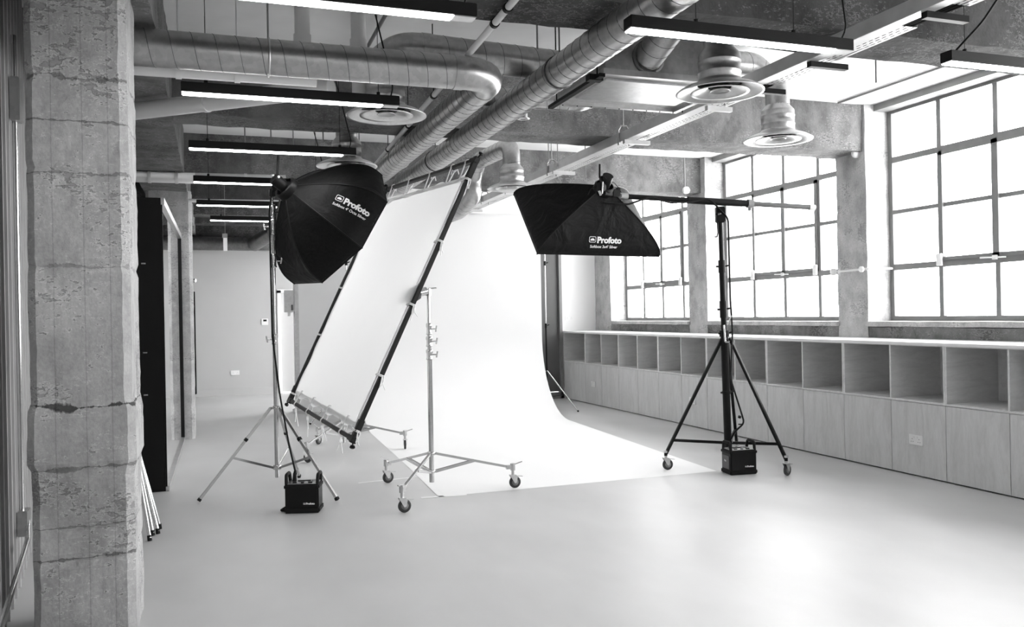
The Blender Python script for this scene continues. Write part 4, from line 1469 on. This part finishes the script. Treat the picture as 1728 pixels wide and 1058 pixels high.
sgn = -1 if fn.z > 0 else 1
ui0, ui1, vi0, vi1 = .022, .962, .034, .945
P = []
for i in range(41):
    row = []
    for j in range(41):
        u, v = i / 40, j / 40
        e = .008 * (math.sin(v * PI * 6) ** 2 - .5)
        u2 = ui0 + (ui1 - ui0) * u + (e if i in (0, 40) else 0) * (1 if i else -1)
        v2 = vi0 + (vi1 - vi0) * v + (.010 * math.cos(u * PI * 8) if j in (0, 40) else 0) + (-.02 * (1 - u) if j == 40 else 0)
        sag = .05 * math.sin(PI * u) * math.sin(PI * v) + .004 * noise.noise(V((u * 9, v * 9, 0)))
        row.append(fp(u2, v2, sgn * sag))
    P.append(row)
sc2 = MB().grid(P)
sc2.build('scrim_cloth', M['scrim'], t, recalc=False)
# hem bands on all four sides
hm = MB()
for (u0, u1, v0, v1) in ((ui0, ui1, vi0, vi0 + .018), (ui0, ui1, vi1 - .018, vi1), (ui0, ui0 + .014, vi0, vi1), (ui1 - .014, ui1, vi0, vi1)):
    hm.grid([[fp(u0 + (u1 - u0) * i / 20, v0 + (v1 - v0) * j / 20, .006 + sgn * .0) for j in range(21)] for i in range(21)])
hm.build('hem', M['hem'], t, recalc=False)


def tie(u, v, du, dv, tail=.16):
    """cord loop around the frame bar at u,v; du,dv point into the cloth"""
    p = fp(u, v)
    inn = (fp(u + du * .02, v + dv * .02) - p).normalized()
    along = inn.cross(fn).normalized()
    mb = MB()
    g = (fp(u + du, v + dv) - p).length
    r = .026
    loop = []
    for k in range(14):
        a = 2 * PI * k / 14
        c = math.cos(a)
        loop.append(p + inn * (c * r + (g * .9 if c > .85 else 0)) + fn * math.sin(a) * r)
    mb.tube(loop, .0042, 6, closed=True)
    loop2 = [p_ + along * .010 for p_ in loop]
    mb.tube(loop2, .0042, 6, closed=True)
    s_ = p - inn * r + along * .005
    rn = random.Random(int(u * 1000 + v * 77))
    for k in (-1, 1):
        e = s_ + V((k * .02 + rn.uniform(-.02, .02), rn.uniform(-.02, .02), -tail * rn.uniform(.6, 1.1)))
        mb.tube([s_, s_.lerp(e, .5) + along * .015 * k, e], .0038, 6)
        bl = [s_ + along * (k * .035 * math.sin(PI * z / 6)) - V((0, 0, .05 * math.sin(PI * z / 12) * (1.2 if z > 3 else 1))) for z in range(7)]
        mb.tube(bl, .0036, 6)
    mb.build('tie_cord', M['cord'], t)


for u in (.14, .36, .60, .86): tie(u, 0, 0, .055, .20)
for u in (.12, .34, .58, .80, .93): tie(u, 1, 0, -.06, .08)
for v in (.03, .22, .47, .70, .93): tie(1, v, -.042, 0, .12)
for v in (.03, .30, .52, .76): tie(0, v, .024, 0, .08)
# heads joining the scrim to its stands
t = empty('grip_head', (MC[0], MC[1], 1.70), 'chrome grip head and black plate joining the near scrim bar to its stand', 'clamp')
mid = FB[1].lerp(FB[2], .5)
h_ = V((MC[0], MC[1], 1.70))
MB().cyl(h_ - V((0, 0, .03)), h_ + V((0, 0, .03)), .024, n=18).cyl(h_ + V((-.02, .0, .01)), h_ + V((-.085, -.02, -.005)), .036, n=24).cyl(h_ + V((0, 0, .03)), h_ + V((.07, 0, .035)), .006, n=8).build('grip_disc', M['chrome'], t)
MB().prism([mid + dx_ * .10 - fn * .02, h_ + V((-.07, -.03, .03)), h_ + V((-.07, -.03, -.05)), mid - dx_ * .10 - fn * .02], V((0, .02, 0))).build('mounting_plate', M['black'], t)
t = empty('grip_head', (BC[0], BC[1], 1.72), 'chrome grip head joining the far scrim bar to its stand', 'clamp')
mid = FB[0].lerp(FB[3], .5)
h_ = V((BC[0], BC[1], 1.72))
MB().cyl(h_ - V((0, 0, .03)), h_ + V((0, 0, .03)), .024, n=18).build('grip_disc', M['chrome'], t)
MB().prism([mid + dx_ * .08, h_ + V((0, 0, .03)), h_ + V((0, 0, -.03)), mid - dx_ * .08], V((0.02, 0, 0))).build('mounting_plate', M['black'], t)
